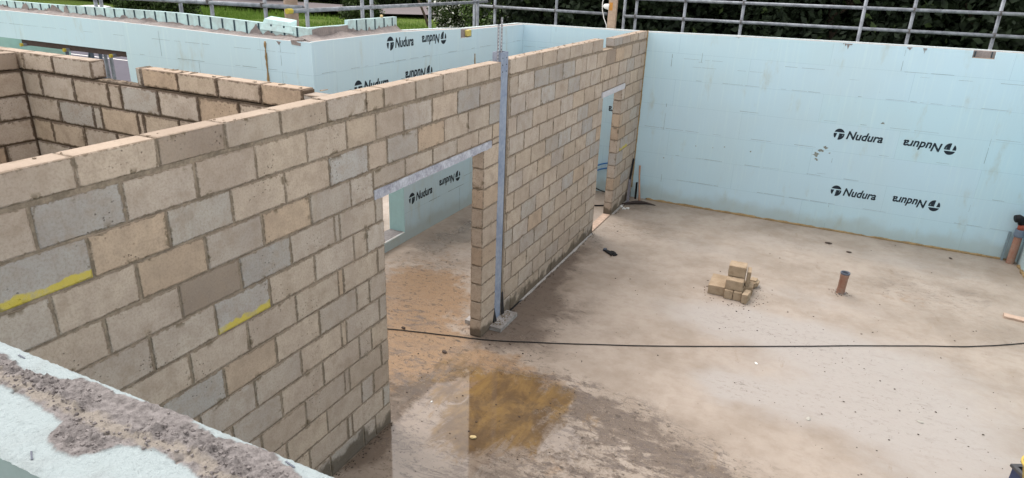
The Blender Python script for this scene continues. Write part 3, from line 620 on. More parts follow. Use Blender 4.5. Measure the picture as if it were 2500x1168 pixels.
smear([((LX-.05,4.50+.03*i,topL(4.5+.03*i)+.001),(-1,0,0)) for i in range(67)],wl,.02,5,h1=.06)
scar([(4.72,3.14),(5.4,3.14),(5.4,3.26),(5.2,3.25),(4.95,3.262),(4.72,3.24)],'y',LX-.225,1,wl,MC,'concrete_smear',.006)
scar([(5.4,3.14),(6.5,3.14),(6.5,3.18),(6.2,3.16),(5.9,3.175),(5.7,3.165),(5.4,3.22)],'y',LX-.220,1,wl,MC,'concrete_smear',.004)
r=random.Random(5); x=-8.9
while x<-2.75:
    wd=r.uniform(.12,.5); h=r.uniform(.015,.10) if r.random()<.8 else .15; n=7
    if -4.1<x<-3.6: h*=.2
    z0=topW(x)-.004; scar([(x,z0),(x+wd,z0)]+[(x+wd-wd*i/n,z0+h*math.sin(math.pi*(i+.5)/(n+1))*r.uniform(.5,1.)) for i in range(n+1)],'x',WY+.2142,-1,ww,MC,'concrete_smear',.006); x+=wd*r.uniform(.5,1.1)
r=random.Random(6)
for y in (5.45,5.62,5.80,6.02,6.22,6.40): scar([(y,3.14),(y+.1,3.14),(y+.09,3.14+r.uniform(.02,.05)),(y+.05,3.14+r.uniform(.05,.09)),(y+.01,3.16)],'y',LX-.2195,1,wl,MC,'concrete_smear',.005)
bead([(-3.13-.0*i,WY-.006,3.09-.03*i) for i in range(20)],.012,ww)
seams([(a1,2.755,-2.44,2.765,.005),(-10,2.98,-2.44,2.98,.003)]+[(-4.98,2.765,-4.98,3.1,.004),(-4.3,2.3,-4.3,2.765,.005),(-5.68,2.3,-2.5,2.3,.005),(-2.9,2.3,-2.9,3.08,.003)],'x',WY,ww,-1,12,.6)
scar([(-2.95,3.105),(-2.88,3.10),(-2.915,3.06)],'x',WY,-1,ww,MC,'concrete_drip')
B().box((-2.72,WY-.002,3.085),(-2.58,WY+.05,3.135),.012).obj('concrete_smear',MC,ww)
hd=thing('timber_header','dark brown temporary timber beam under the top of the wide opening at upper left','beam')
B().box((-8.05,WY+.03,2.685),(-5.685,WY+.24,2.762),.004).obj('plank',MTD,hd)
for x in (-7.95,-6.95,-5.95):
    q=B().tube([(x,WY-.03,2.692),(x,WY+.5,2.70)],.024,10).obj('cross_tube',MG,hd); B().tube([(x,WY-.06,2.692),(x,WY-.028,2.692)],.025,12).obj('end_cap',MY,q)
pb=thing('foam_board','shaded green foam board seen through the wide opening at the far left','board'); B().box((-11.5,5.35,.4),(-8.42,5.41,2.9)).obj('board',MFG,pb)
# --- right wall
wr=thing('insulated_wall','pale blue foam formwork wall just entering the right edge of the photo','wall')
layer('foam_panel',[(-1.2,10.389,0,3.13)],'y',6.27,6.33,MF,wr); layer('concrete_core',[(-1.2,10.449,0,3.12)],'y',6.33,6.49,MC,wr); layer('foam_panel',[(-1.2,10.609,-.3,3.13)],'y',6.49,6.55,MFW,wr)
bead([(6.262,10.2-.05*i,.008) for i in range(120)],.024,wr)
# --- near wall the photographer looks over
def near_top():
    m=M('near_top',.95,spec=.2); k=m.attr('conc'); s=m.attr('sand'); a=m.noise(60,6,.7); b=m.noise(12,4); g=m.noise(300,3,.7)
    fm=m.mix(m.ramp(b,.45,.7,0,.4),(.355,.415,.43,1),(.28,.31,.315,1)); fm=m.mix(m.ramp(m.noise(55,5,.7),.64,.72,0,.6),fm,(.22,.24,.24,1))
    cc=m.mix(m.ramp(a,.35,.7),(.27,.25,.246,1),(.125,.114,.112,1)); cc=m.mix(m.ramp(m.math('ADD',s,m.math('MULTIPLY',m.math('SUBTRACT',b,.5),.8)),.35,.95,0,.8),cc,(.30,.268,.23,1)); cc=m.mix(m.ramp(g,.62,.75,0,.5),cc,(.12,.10,.10,1))
    m.col(m.mix(k,fm,cc)); v=m.n('TexVoronoi'); v.inputs['Scale'].default_value=260; m.l(m.co(),v.inputs['Vector']); m.nrm(m.bump(v.outputs['Distance'],.5,.0015,m.bump(g,.6,.002,m.bump(a,1,.008)))); return m.m
wn=thing('insulated_wall','foam formwork wall in the bottom left corner with a rough mauve concrete core on top','wall')
B().box((-1.5,-1.240,0),(6.2,-1.181,3.144)).obj('foam_panel',MF,wn); B().box((-1.5,-1.35,0),(6.2,-1.2405,3.144)).obj('concrete_core',MC,wn); B().box((-1.5,-1.409,-.3),(6.2,-1.3505,3.144)).obj('foam_panel',simple('foam_lavender',(.30,.38,.42,1),.85,.1),wn)
V=[];F=[];CK=[];SD=[];x0,x1,st=.95,3.3,.0035; nxn=int((x1-x0)/st); nyn=68
IN=[(1.2,-1.20),(1.45,-1.213),(1.59,-1.207),(1.72,-1.226),(1.80,-1.213),(1.86,-1.190),(2.0,-1.188),(2.10,-1.178),(2.15,-1.17),(2.17,-1.192),(2.25,-1.194),(2.33,-1.184),(2.37,-1.181),(2.42,-1.20),(2.6,-1.21),(3.3,-1.2)]
OUT=[(1.2,-1.29),(1.7,-1.288),(1.78,-1.284),(1.9,-1.292),(1.955,-1.30),(1.975,-1.345),(2.03,-1.362),(2.075,-1.352),(2.092,-1.335),(2.11,-1.298),(2.2,-1.279),(2.27,-1.285),(2.33,-1.30),(2.5,-1.31),(3.3,-1.29)]
HOLES=[(1.776,-1.283,.008),(2.238,-1.275,.008),(2.061,-1.287,.005)]
for i in range(nxn+1):
    x=x0+i*st
    for j in range(nyn+1):
        y=-1.4115+(-1.1775+1.4115)*j/nyn; edge=min(j,nyn-j)/nyn
        wob=.009*fbm(x,y,26,1,5)
        k=min(interp(x,IN)-y,y-interp(x,OUT))+wob; ck=max(0,min(1,k/.004+.5))
        crag=fbm(x,y,38,4,4); band=math.exp(-((y-(interp(x,OUT)+.05))/.03)**2)
        band=.35+band; peb=max(0,fbm(x,y,75,8,3)-.12); h=ck*(.003+.005*crag*(.25+.9*band)+.010*peb*band-.009*max(0,-fbm(x,y,60,13,3)-.25)*band)+(1-ck)*(.0012*fbm(x,y,70,5,3)-(.004*max(0,fbm(x,y,130,15,2)-.35)))
        if edge<.04: h-=.004*(1-edge/.04)+.002*abs(nz(x,y,90))
        for hx,hy,hr in HOLES:
            d=math.hypot(x-hx,(y-hy)); h-=.02*max(0,1-d/hr)
        yy=y+(.0025*nz(x,3,60) if edge<.02 else 0)
        V.append((x,yy,3.149+h)); CK.append(ck); SD.append(max(0,1.15-abs(y-(max(interp(x,OUT),-1.292)+.022+.014*fbm(x,y,30,21,3)))/.028)*ck*(1.0 if y>-1.305 else .0))
for i in range(nxn):
    for j in range(nyn): a=i*(nyn+1)+j; F.append((a,a+nyn+1,a+nyn+2,a+1))
ot=mesh('wall_top',V,F,near_top(),wn,True); ot.data.attributes.new('conc','FLOAT','POINT').data.foreach_set('value',CK); ot.data.attributes.new('sand','FLOAT','POINT').data.foreach_set('value',SD)
gr=B(); r=random.Random(12); k=0
while k<1500:
    x=r.uniform(1.3,2.9); o_=interp(x,OUT); y=r.gauss(o_+.045,.028)
    if not (o_+.004<y<interp(x,IN)-.006): continue
    sz=r.uniform(.0006,.0016) if r.random()<.85 else r.uniform(.0018,.0034); i=min(nxn,max(0,int((x-x0)/st))); j=min(nyn,max(0,int((y+1.4115)/.234*nyn))); z=V[i*(nyn+1)+j][2]; gr.box((x-sz,y-sz*.8,z-sz*.6),(x+sz,y+sz*.8,z+sz),sz*.45); k+=1
tag(gr.obj('grit',simple('grit_mat',(.24,.22,.215,1),.95,.6,120,1,.001,col2=(.09,.08,.08,1)),wn),kind='stuff')
for x,y,a in ((2.0,-1.386,-.5),(2.418,-1.1915,-.2),(1.655,-1.198,-.1)):
    d=Vector((math.cos(a),math.sin(a),0))*.013; n_=Vector((-d.y,d.x,0))*.12; c=Vector((x,y,3.1495)); P=[c-d-n_,c+d-n_,c+d+n_,c-d+n_]
    B().add([tuple(p) for p in P]+[(p.x,p.y,p.z+.0015) for p in P],[(0,1,2,3),(4,5,6,7),(0,1,5,4),(1,2,6,5),(2,3,7,6),(3,0,4,7)]).obj('tie_end',MRIM,wn)
# =================================================================== steel column
sc_=thing('steel_column','slim pale blue painted steel column standing between the two block walls','column',(-.06,4.63,0))
def P0(o,parent): o.parent=parent; o.matrix_parent_inverse=parent.matrix_world.inverted() if False else Matrix.Translation(-parent.location); return o
m=B(); y0,y1,xa,xb,zt=4.562,4.728,-.115,-.012,3.19; t=.008
m.box((xb-t,y0,.03),(xb,y1,zt)); m.box((xa,y0,.03),(xa+t,y1,zt)); m.box((xa+t,y0,.03),(xb-t,y0+t,zt)); m.box((xa+t,y1-t,.03),(xb-t,y1,zt))
P0(m.obj('shaft',MST),sc_); hb=B()
for z in (3.13,3.06,2.99):
    for y in (4.60,4.69): hb.tube([(xb-.001,y,z),(xb+.0012,y,z)],.008,10)
P0(hb.obj('bolt_hole',MBL),sc_)
for x,y,z0,z1 in ((-.045,4.545,3.08,3.47),(-.085,4.70,3.16,3.53)):
    s_=B().box((x,y-.021,z0),(x+.003,y+.021,z1)).obj('fixing_strap',MSTR); P0(s_,sc_); h_=B(); z=z0+.03
    while z<z1-.02:
        h_.tube([(x+.0025,y,z),(x+.0042,y,z)],.010,8); z+=.034
    o=h_.obj('strap_hole',simple('hole_pale',(.62,.62,.64,1),.6,.2) if 'hole_pale' not in bpy.data.materials else bpy.data.materials['hole_pale']); o.parent=s_
P0(rough_box('base_plate',(-.33,4.42,.001),(.15,4.89,.050),MPL,None,.05,.002),sc_)
m=B(); m.add([(.004,4.735,.03),(.012,4.80,.035),(.004,4.762,.36),(.003,4.734,.36),(-.03,4.735,.03),(-.03,4.80,.035),(-.03,4.762,.36),(-.03,4.734,.36)],[(0,1,2,3),(7,6,5,4),(0,4,5,1),(1,5,6,2),(2,6,7,3),(3,7,4,0)])
m.add([(.02,4.50,.034),(.03,4.57,.03),(.0,4.568,.17),(.0,4.545,.23),(.0,4.50,.034),(.0,4.57,.03),(-.01,4.566,.17),(-.01,4.545,.23)],[(0,1,2,3),(7,6,5,4),(0,4,5,1),(1,5,6,2),(2,6,7,3),(3,7,4,0)])
P0(m.obj('membrane_flap',MDP),sc_)
m=B()
for q in range(60):
    x,y=rnd.uniform(.0,.10),rnd.uniform(4.46,4.84); s=rnd.uniform(.004,.014); m.box((x,y,.049),(x+s,y+s*1.3,.051+s*.7),.002)
P0(m.obj('mortar_dropping',MM),sc_)
# =================================================================== scaffolding
def tube(parent,name,a,b,r=.027,caps=None):
    o=B().tube([a,b],r,12).obj(name,MG); P0(o,parent); smooth_angle(o); return o
def coupler(parent,x,y,z,ax='x'):
    m=B(); s=.04
    m.tube([(x-.03,y,z),(x+.03,y,z)],.036,10) if ax=='x' else m.tube([(x,y-.03,z),(x,y+.03,z)],.036,10)
    m.tube([(x,y,z-.03),(x,y,z+.03)],.036,10); m.box((x-.012,y-.055,z-.012),(x+.012,y+.02,z+.012)); m.tube([(x,y-.052,z-.02),(x,y-.052,z+.035)],.008,6)
    o=m.obj('coupler',MCL); P0(o,parent); return o
sf=thing('scaffold','grey tubular scaffold guard rail behind the far blue wall in front of the dark trees','scaffold',(2,11.2,-.4))
for x in (-.70,-.472,.435,1.455,4.087,5.252,6.4): tube(sf,'standard',(x,11.2,-.4),(x,11.2,4.35))
tube(sf,'standard',(3.35,11.0,-.4),(3.37,11.0,4.35))
tube(sf,'ledger',(-.68,11.15,3.262),(7,11.15,3.325)); tube(sf,'ledger',(-.47,11.15,3.58),(7,11.15,3.655))
for x in (-.472,.435,1.455,4.087,5.252): 
    coupler(sf,x,11.17,3.262+(x+.68)*.0082); coupler(sf,x,11.17,3.583+(x+.47)*.0098)
sm_=thing('scaffold','grey tubular scaffold behind the inner blue wall corner, its rail ending beside the timber post','scaffold',(-2.5,11.2,-.4))
for x in (-2.09,-3.45): tube(sm_,'standard',(x,11.2,-.4),(x,11.2,4.3))
tube(sm_,'ledger',(-3.85,11.15,3.285),(-1.02,11.15,3.28))
for x in (-2.09,-3.45): coupler(sm_,x,11.17,3.283)
ss=thing('scaffold','grey tubular scaffold alongside the left blue wall, its rail ending in a yellow cap','scaffold',(-3.3,8,-.4))
for y in (5.40,6.585,6.88,8.52,10.03,10.165): tube(ss,'standard',(-3.3-(.05 if y in (6.88,8.52) else 0),y,-.4),(-3.3-(.05 if y in (6.88,8.52) else 0),y,4.25))
tube(ss,'ledger',(-3.3,5.12,3.402),(-3.3,10.55,3.402))
P0(B().tube([(-3.3,5.03,3.402),(-3.3,5.119,3.402)],.034,12).obj('end_cap',MY),ss)
for y in (5.40,6.88,8.52,10.03): coupler(ss,-3.32,y,3.402,'y')
sw=thing('scaffold','grey tubular scaffold behind the webbed wall top at upper left','scaffold',(-5,5.4,-.4))
for x in (-7.54,-7.41,-5.65,-5.028,-4.02): tube(sw,'standard',(x,5.4,-.4),(x,5.4,4.2))
tube(sw,'ledger',(-8.6,5.36,3.37),(-3.33,5.36,3.437)); coupler(sw,-4.02,5.37,3.43); coupler(sw,-5.028,5.37,3.42)
sp=thing('scaffold','dark steel props standing beyond the wide opening at upper left','scaffold',(-7.3,5.0,-.4))
for a,b in (((-7.30,5.1,-.1),(-7.42,5.1,2.75)),((-7.12,5.1,-.1),(-7.22,5.1,2.75)),((-7.9,5.1,1.6),(-7.40,5.1,2.65)),((-8.02,5.1,-.1),(-8.02,5.1,2.75))):
    o=tube(sp,'prop',a,b,.026); o.data.materials[0]=simple('prop_paint',(.05,.07,.10,1),.6,.2) if 'prop_paint' not in bpy.data.materials else bpy.data.materials['prop_paint']
# timber posts
tp=thing('timber_post','thick brown timber post behind the upper left scaffold rail','post',(-3.76,5.62,-.4)); P0(B().tube([(-3.80,5.62,-.4),(-3.78,5.62,2),(-3.76,5.62,4.4)],[.10,.095,.09],14).obj('post',simple('brown_post',(.30,.225,.17,1),.85,.3,14,.4,.004),None,True),tp)
t2=thing('timber_post','pink-brown square timber post with a white lamp, behind the far blue wall','post',(-.83,10.9,-.4))
P0(B().box((-.91,10.85,-.4),(-.80,10.95,4.3)).obj('post',MTB),t2); P0(B().box((-.80,10.852,-.4),(-.765,10.948,4.3)).obj('batten',MTB),t2)
P0(B().box((-.895,10.846,3.36),(-.83,10.8505,3.50)).obj('orange_mark',simple('orange_mark',(.55,.26,.06,1),.8,.2)),t2)
P0(B().tube([(-.90,10.86,3.42),(-.93,10.86,3.425),(-.97,10.86,3.43),(-1.0,10.86,3.43),(-1.015,10.86,3.43)],[.055,.052,.045,.035,.015],14).obj('lamp',MWH,None,True),t2)
P0(B().tube([(-.99,10.84,3.75),(-1.005,10.84,3.6),(-1.03,10.84,3.48),(-1.02,10.84,3.36),(-.98,10.84,3.22),(-.92,10.84,3.1),(-.90,10.84,2.9)],.008,6).obj('cable',MWH,None,True),t2)

# =================================================================== objects on the slab
def bevel_block(name,size,loc,rot,label,mat=None,tilt=(0,0),chip=0,seed=0):
    import bmesh
    bm=bmesh.new(); bmesh.ops.create_cube(bm,size=1)
    for v in bm.verts: v.co=Vector((v.co.x*size[0],v.co.y*size[1],v.co.z*size[2]))
    bmesh.ops.bevel(bm,geom=bm.edges[:],offset=.005 if not chip else chip,segments=2 if not chip else 3,affect='EDGES')
    for ax in range(3):
        k=max(1,int(size[ax]/.03))
        for q in range(1,k):
            co=[0,0,0]; no=[0,0,0]; co[ax]=-size[ax]/2+size[ax]*q/k; no[ax]=1
            bmesh.ops.bisect_plane(bm,geom=bm.verts[:]+bm.edges[:]+bm.faces[:],plane_co=co,plane_no=no)
    for v in bm.verts: v.co+=noise.noise_vector(v.co*22+Vector((seed,0,0)))*.0035
    me=bpy.data.meshes.new(name); bm.to_mesh(me); bm.free(); me.materials.append(mat or MLB); o=bpy.data.objects.new(name,me); C.objects.link(o)
    o.location=(loc[0],loc[1],loc[2]+size[2]/2); o.rotation_euler=(tilt[0],tilt[1],rot); tag(o,label,'block','concrete blocks heaped on the floor'); return o
def loose():
    m=M('loose_block',.93,spec=.15); a=m.noise(9,5,.6); b=m.noise(90,5,.7)
    c=m.mix(m.ramp(a,.35,.7),(.40,.31,.22,1),(.31,.235,.16,1)); c=m.mix(m.ramp(b,.6,.75,0,.5),c,(.18,.13,.09,1)); c=m.mix(m.ramp(b,.38,.28,0,.4),c,(.6,.5,.4,1)); m.col(c); m.nrm(m.bump(b,.6,.004)); return m.m
MLB=loose()
bevel_block('concrete_block',(.215,.43,.125),(2.235,6.975,.002),.02,'whole beige concrete block lying flat on the floor, left side of the small heap',seed=1)
bevel_block('concrete_block',(.112,.30,.118),(2.405,6.86,.002),.015,'small cut block end facing the camera, left of the pair under the heap',seed=2)
bevel_block('concrete_block',(.105,.30,.118),(2.522,6.86,.002),.0,'small cut block end facing the camera, right of the pair under the heap',seed=3)
bevel_block('concrete_block',(.078,.20,.128),(2.63,6.76,.002),-.12,'narrow cut block standing at the front right corner of the small heap',seed=4)
bevel_block('concrete_block',(.22,.30,.13),(2.455,6.905,.124),.02,'beige block lying in the middle layer of the heap, under the top block',seed=5)
bevel_block('concrete_block',(.222,.24,.142),(2.45,7.02,.256),.03,'topmost beige block of the small heap on the floor',seed=6,tilt=(-.05,0))
bevel_block('concrete_block',(.13,.22,.12),(2.615,7.07,.002),.08,'cut block tucked behind the right side of the small heap',seed=7)
bevel_block('concrete_block',(.14,.18,.115),(2.66,7.30,.002),-.1,'rounded broken block at the back right of the small heap',seed=8,chip=.03)
bevel_block('concrete_block',(.05,.20,.21),(2.60,7.07,.124),.08,'thin cut slab stood on edge against the right side of the top block',seed=9)
# upright waste pipe
wp=thing('waste_pipe','short terracotta brown waste pipe standing up from the open floor','pipe',(3.775,7.70,0))
m=B(); prof=[(.053,0),(.053,.235),(.058,.24),(.058,.30),(.060,.302),(.060,.312),(.050,.312),(.049,.05)]
def lathe(prof,c=(0,0,0),n=28,tilt=(0,0)):
    V=[];F=[]
    for r_,z in prof:
        for k in range(n): t=2*math.pi*k/n; V.append((c[0]+r_*math.cos(t)+tilt[0]*z,c[1]+r_*math.sin(t)+tilt[1]*z,c[2]+z))
    for i in range(len(prof)-1):
        for k in range(n): F.append((i*n+k,i*n+(k+1)%n,(i+1)*n+(k+1)%n,(i+1)*n+k))
    return V,F
m.add(*lathe(prof[:4],tilt=(.02,-.03))); m.obj('pipe_wall',MPIPE,wp,True)
B().add(*lathe([(.059,.292),(.062,.296),(.062,.318),(.050,.318),(.049,.29),(.048,.02)],tilt=(.02,-.03))).obj('rim_seal',MRIM,wp,True)
m=B(); m.V,m.F=[],[]; m.add([(.05*math.cos(t),.05*math.sin(t),.06) for t in [2*math.pi*k/20 for k in range(20)]],[tuple(range(20))]); m.obj('pipe_inside',MBL,wp)
m=B()
for q in range(26):
    t=rnd.uniform(0,6.3); s=rnd.uniform(.006,.016); m.box((.055*math.cos(t)-s/2,.055*math.sin(t)-s/2,0),(.055*math.cos(t)+s,.055*math.sin(t)+s,s),.003)
m.obj('concrete_crumb',MC,wp)
cp=thing('waste_pipe','brown waste pipe with grey coupling and black bend in the right corner of the room','pipe',(6.165,10.27,0))
B().add(*lathe([(.055,0),(.055,.50)])).obj('pipe_wall',MPIPE,cp,True)
B().add(*lathe([(.056,.44),(.066,.442),(.068,.46),(.068,.55),(.064,.56),(.050,.56)])).obj('coupling',simple('grey_coupling',(.15,.19,.25,1),.5,.15),cp,True)
B().tube([(0,0,.55),(0,0,.63),(-.02,-.01,.68)],[.052,.052,.05],16).obj('bend',simple('orange_brown_pipe',(.42,.11,.07,1),.5,.1),cp,True)
B().tube([(-.01,-.005,.66),(-.035,-.02,.72),(-.075,-.035,.74),(-.12,-.05,.73)],[.058,.06,.06,.058],16).obj('end_bend',MBL,cp,True)
B().box((-.115,.06,0),(-.085,.10,.48)).obj('grey_duct',simple('grey_duct_mat',(.22,.30,.34,1),.6,.2),cp)
# black cable across the floor
cpts=[(-1.6,3.6),(-1.046,3.841),(-.6,3.98),(-.25,4.085),(0.124,4.19),(.6,4.40),(1.35,4.75),(2.1,5.13),(3.0,5.62),(4.02,6.2),(4.75,6.60),(5.2,6.83),(5.6,7.10),(5.9,7.32),(6.2,7.5)]
def smooth(pts,k=6):
    out=[]; P=[pts[0]]+pts+[pts[-1]]
    for i in range(1,len(P)-2):
        a,b,c,d=[Vector(q) for q in P[i-1:i+3]]
        for s in range(k):
            t=s/k; out.append(.5*((2*b)+(c-a)*t+(2*a-5*b+4*c-d)*t*t+(3*b-a-3*c+d)*t**3))
    out.append(Vector(P[-2])); return out
cs=smooth([(x,y,0.009) for x,y in cpts]); 
for i,p in enumerate(cs): p.x+=.006*nz(i,0,.35); p.y+=.006*nz(i,4,.35)
tag(B().tube(cs,.006,8).obj('cable',MBL,None,True),'long thin black cable lying across the whole wet floor','cable')
# glove
gl=thing('glove','black work glove lying flat on the bare floor near the block wall','glove',(.545,7.425,0)); gl.rotation_euler=(0,0,-.56); gl.scale=(1,1,.8)
m=B(); m.tube([(-.135,0,.022),(-.09,0,.024),(-.04,0,.026),(.0,0,.024),(.035,0,.020)],[.036,.040,.046,.050,.044],12); o=m.obj('palm',MBL,gl,True)
for v in o.data.vertices: v.co.z=max(.002,(v.co.z-.02)*.35+.014)
for k,(y,l,b) in enumerate(((.034,.085,.12),(.012,.10,0),(-.012,.095,-.12),(-.034,.072,-.35))):
    B().tube([(.02,y,.02),(.02+l*.5,y+b*.03,.024),(.02+l,y+b*.09,.012)],[.015,.0135,.010],8).obj('finger',MBL,gl,True)
B().tube([(-.04,.04,.02),(.0,.062,.022),(.045,.066,.014)],[.017,.015,.011],8).obj('thumb',MBL,gl,True)
B().tube([(-.15,0,.02),(-.128,0,.022)],[.030,.038],12).obj('cuff',MRIM,gl,True)
# mattock leaning in the corner, spirit level and shovel
pk=thing('pickaxe','rusty pickaxe with a pale wooden handle leaning upright in the corner by the block wall','pickaxe',(.3,10.0,0))
P0(B().tube([(.27,10.03,.03),(.22,10.13,.25),(.165,10.24,.48),(.14,10.30,.66)],[.024,.017,.016,.019],10).obj('handle',MWD,None,True),pk)
P0(B().tube([(-.02,9.80,.012),(.08,9.86,.03),(.18,9.93,.042),(.27,9.99,.045),(.36,10.02,.042),(.46,10.05,.03),(.57,10.08,.010)],[.008,.022,.03,.036,.028,.018,.005],8).obj('pick_head',MIRON,None,True),pk)
sh=thing('digging_bar','tall grey and black bar leaning against the block wall in the far corner','tool',(.1,10.0,0))
P0(B().add([(.055,9.90,.0),(.10,9.92,.0),(.045,10.12,.42),(.005,10.10,.42),(.05,9.93,.0),(.095,9.95,.0),(.04,10.15,.42),(.0,10.13,.42)],[(0,1,2,3),(7,6,5,4),(0,4,5,1),(1,5,6,2),(2,6,7,3),(3,7,4,0)]).obj('blade',simple('dull_steel',(.16,.15,.17,1),.6,.3,metal=.3),None),sh)
P0(B().tube([(.025,10.12,.42),(.03,10.22,.80)],.019,8).obj('grip',MBL),sh)
tag(B().box((.10,10.28,.0),(.135,10.31,.33),.004).obj('black_tube_offcut',MBL),'short black offcut stood in the corner behind the pickaxe handle','offcut')
for q in range(9):
    o=bevel_block('foam_crumb',(rnd.uniform(.025,.05),rnd.uniform(.02,.05),rnd.uniform(.015,.03)),(.07+rnd.uniform(-.05,.14),9.62+rnd.uniform(-.06,.09),.001),rnd.uniform(0,3),None,MWH,seed=q); tag(o,'small white foam crumb scattered beside the pickaxe head at the wall foot','crumb','white foam crumbs by the pickaxe')
# board in far doorway
tag(B().box((-.135,8.16,.003),(-.005,9.10,.022)).obj('threshold_board',MBRD),'pale board laid across the narrow far doorway at floor level','board')
tag(rough_box('timber_offcut',(-.06,-.25,0),(.06,.25,.025),MBRD,None,.05,.002),'pale timber offcut on the floor at the right edge of the photo','offcut'); o=bpy.data.objects['timber_offcut']; o.location=(5.98,7.99,.002); o.rotation_euler=(0,0,1.45)
# blue pipes and black cables through the far doorway
for k,(dz,lb) in enumerate(((.0,'upper of the two blue water pipes curving up behind the far doorway'),(-.10,'lower of the two blue water pipes curving up behind the far doorway'))):
    pts=smooth([(-1.25,10.26,.02+dz*0+k*.03),(-1.0,10.28,.30+dz),(-.72,10.30,.52+dz),(-.5,10.31,.61+dz),(-.25,10.32,.64+dz),(-.17,10.33,.60+dz)])
    tag(B().tube(pts,.014,8).obj('water_pipe',MBH,None,True),lb,'pipe','blue water pipes')
tag(B().tube(smooth([(-1.3,10.2,.30),(-.85,10.25,.16),(-.6,10.28,.06),(-.35,10.3,.02)]),.012,8).obj('cable',MBL,None,True),'black cable drooping to the floor behind the far doorway','cable')
tag(B().tube(smooth([(-1.5,9.3,.014),(-1.0,9.42,.014),(-.7,9.40,.014),(-.45,9.44,.014),(-.2,9.6,.014)]),.013,8).obj('hose',MBL,None,True),'short black hose lying on the floor inside the far doorway','hose')
# tub and crate in the lower right corner
cr=thing('crate','dark blue crate corner entering at the bottom right of the photo','crate',(5.44,4.10,0)); cr.rotation_euler=(0,0,.45)
cm=simple('crate_blue',(.045,.06,.13,1),.6,.4,30)
for a,b in (((-.22,-.2,0),(.22,.2,.012)),((-.22,-.2,.012),(-.205,.2,.20)),((.205,-.2,.012),(.22,.2,.20)),((-.205,-.2,.012),(.205,-.185,.20)),((-.205,.185,.012),(.205,.2,.20))): B().box(a,b,.001).obj('side_panel',cm,cr)
m=B()
for a,b in (((-.235,-.215,.19),(-.20,.215,.215)),((.20,-.215,.19),(.235,.215,.215)),((-.20,-.215,.19),(.20,-.18,.215)),((-.20,.18,.19),(.20,.215,.215))): m.box(a,b,.001)
m.obj('rim',simple('crate_rim',(.09,.09,.10,1),.6,.4,40),cr)
tb=thing('bucket','yellow bucket sitting on the dark blue crate at the bottom right corner','bucket',(5.29,3.965,.216))
B().add(*lathe([(.0,.004),(.11,.004),(.15,.17),(.165,.175),(.165,.19),(.145,.19),(.105,.02),(0,.02)])).obj('bucket_body',simple('bucket_yellow',(.62,.45,.10,1),.6,.3,20),tb,True)
B().tube([(.16*math.cos(t),.16*math.sin(t),.18-.09*math.sin(t/1.0)*1) for t in [math.pi*k/12 for k in range(13)]],.005,6).obj('handle',MRIM,tb,True)
# individual scraps on the floor
def pebble(x,y,s,h,mat,label,grp=None,name='pebble',rot=None,asp=1.6):
    import bmesh
    bm=bmesh.new(); bmesh.ops.create_icosphere(bm,subdivisions=2,radius=1)
    for v in bm.verts: v.co=v.co*(1+.25*noise.noise(v.co*1.7+Vector((x,y,0)))); v.co=Vector((v.co.x*s*asp,v.co.y*s,v.co.z*h))
    me=bpy.data.meshes.new(name); bm.to_mesh(me); bm.free(); me.materials.append(mat); o=bpy.data.objects.new(name,me); C.objects.link(o); o.location=(x,y,h*.8); o.rotation_euler=(0,0,rot if rot is not None else rnd.uniform(0,3)); return tag(o,label,'stone' if 'pebble' in name or 'stone' in name else 'debris',grp)
pebble(3.56,9.68,.035,.012,MPEB,'larger dark flat clod of the pair on the far floor',name='mud_clod',rot=0)
pebble(3.87,9.42,.026,.010,MPEB,'smaller dark clod of the pair on the far floor',name='mud_clod',rot=0)
pebble(5.33,9.98,.02,.01,MPEB,'tiny dark scrap on the floor near the right end of the blue wall',name='mud_clod')
pebble(2.96,5.19,.016,.006,MWH,'small white disc-like stone alone on the pale floor in front of the cable',name='white_stone')
pebble(.79,2.57,.022,.012,MCR,'cream stone at the near edge of the brown puddle',name='cream_stone',rot=.2,asp=1.5)
pebble(.165,2.86,.009,.006,MWH,'tiny white stone in the wet concrete beside the near wall end',name='white_stone')
pebble(1.92,2.10,.014,.010,MWH,'tiny white scrap at the bottom middle edge of the photo',name='white_stone')
pebble(3.55,4.37,.022,.005,simple('grey_leaf',(.42,.40,.36,1),.8,.2),'small grey oval leaf on the pale floor at lower right',name='leaf')
pebble(4.55,4.85,.02,.005,bpy.data.materials['grey_leaf'],'small tan leaf on the pale floor farther right',name='leaf')
pebble(-.9,3.95,.02,.012,MPEB,'dark stone on the brown floor just inside the wide doorway',name='mud_clod')
pebble(-.2,3.72,.022,.012,MPEB,'dark clod on the floor between the cable and the puddle',name='mud_clod')
o=pebble(-2.67,6.18,.022,.022,MCR,'cream lump of foam resting on the webbed upstand of the left wall',name='foam_lump'); o.location.z=3.335
m=B()
def crumb(x,y,s):
    m.box((x-s,y-s*.6,0),(x+s,y+s*.6,s*.8),s*.3)
for q in range(650):
    t=rnd.random()
    if t<.35: x,y=rnd.uniform(.1,6),rnd.uniform(2,10.2)
    elif t<.6: x,y=rnd.gauss(4.4,.9),rnd.gauss(5.0,.9)
    elif t<.85: x,y=rnd.gauss(.2,.8),rnd.gauss(2.8,.8)
    else: x,y=rnd.uniform(-2.3,-.2),rnd.uniform(3,8)
    if -.2<x<.06 and (y<2.5 or y>4.1): continue
    if x>6.2 or x<-2.35 or y>10.3: continue
    crumb(x,y,min(.009,.002+rnd.expovariate(1/.0018)))
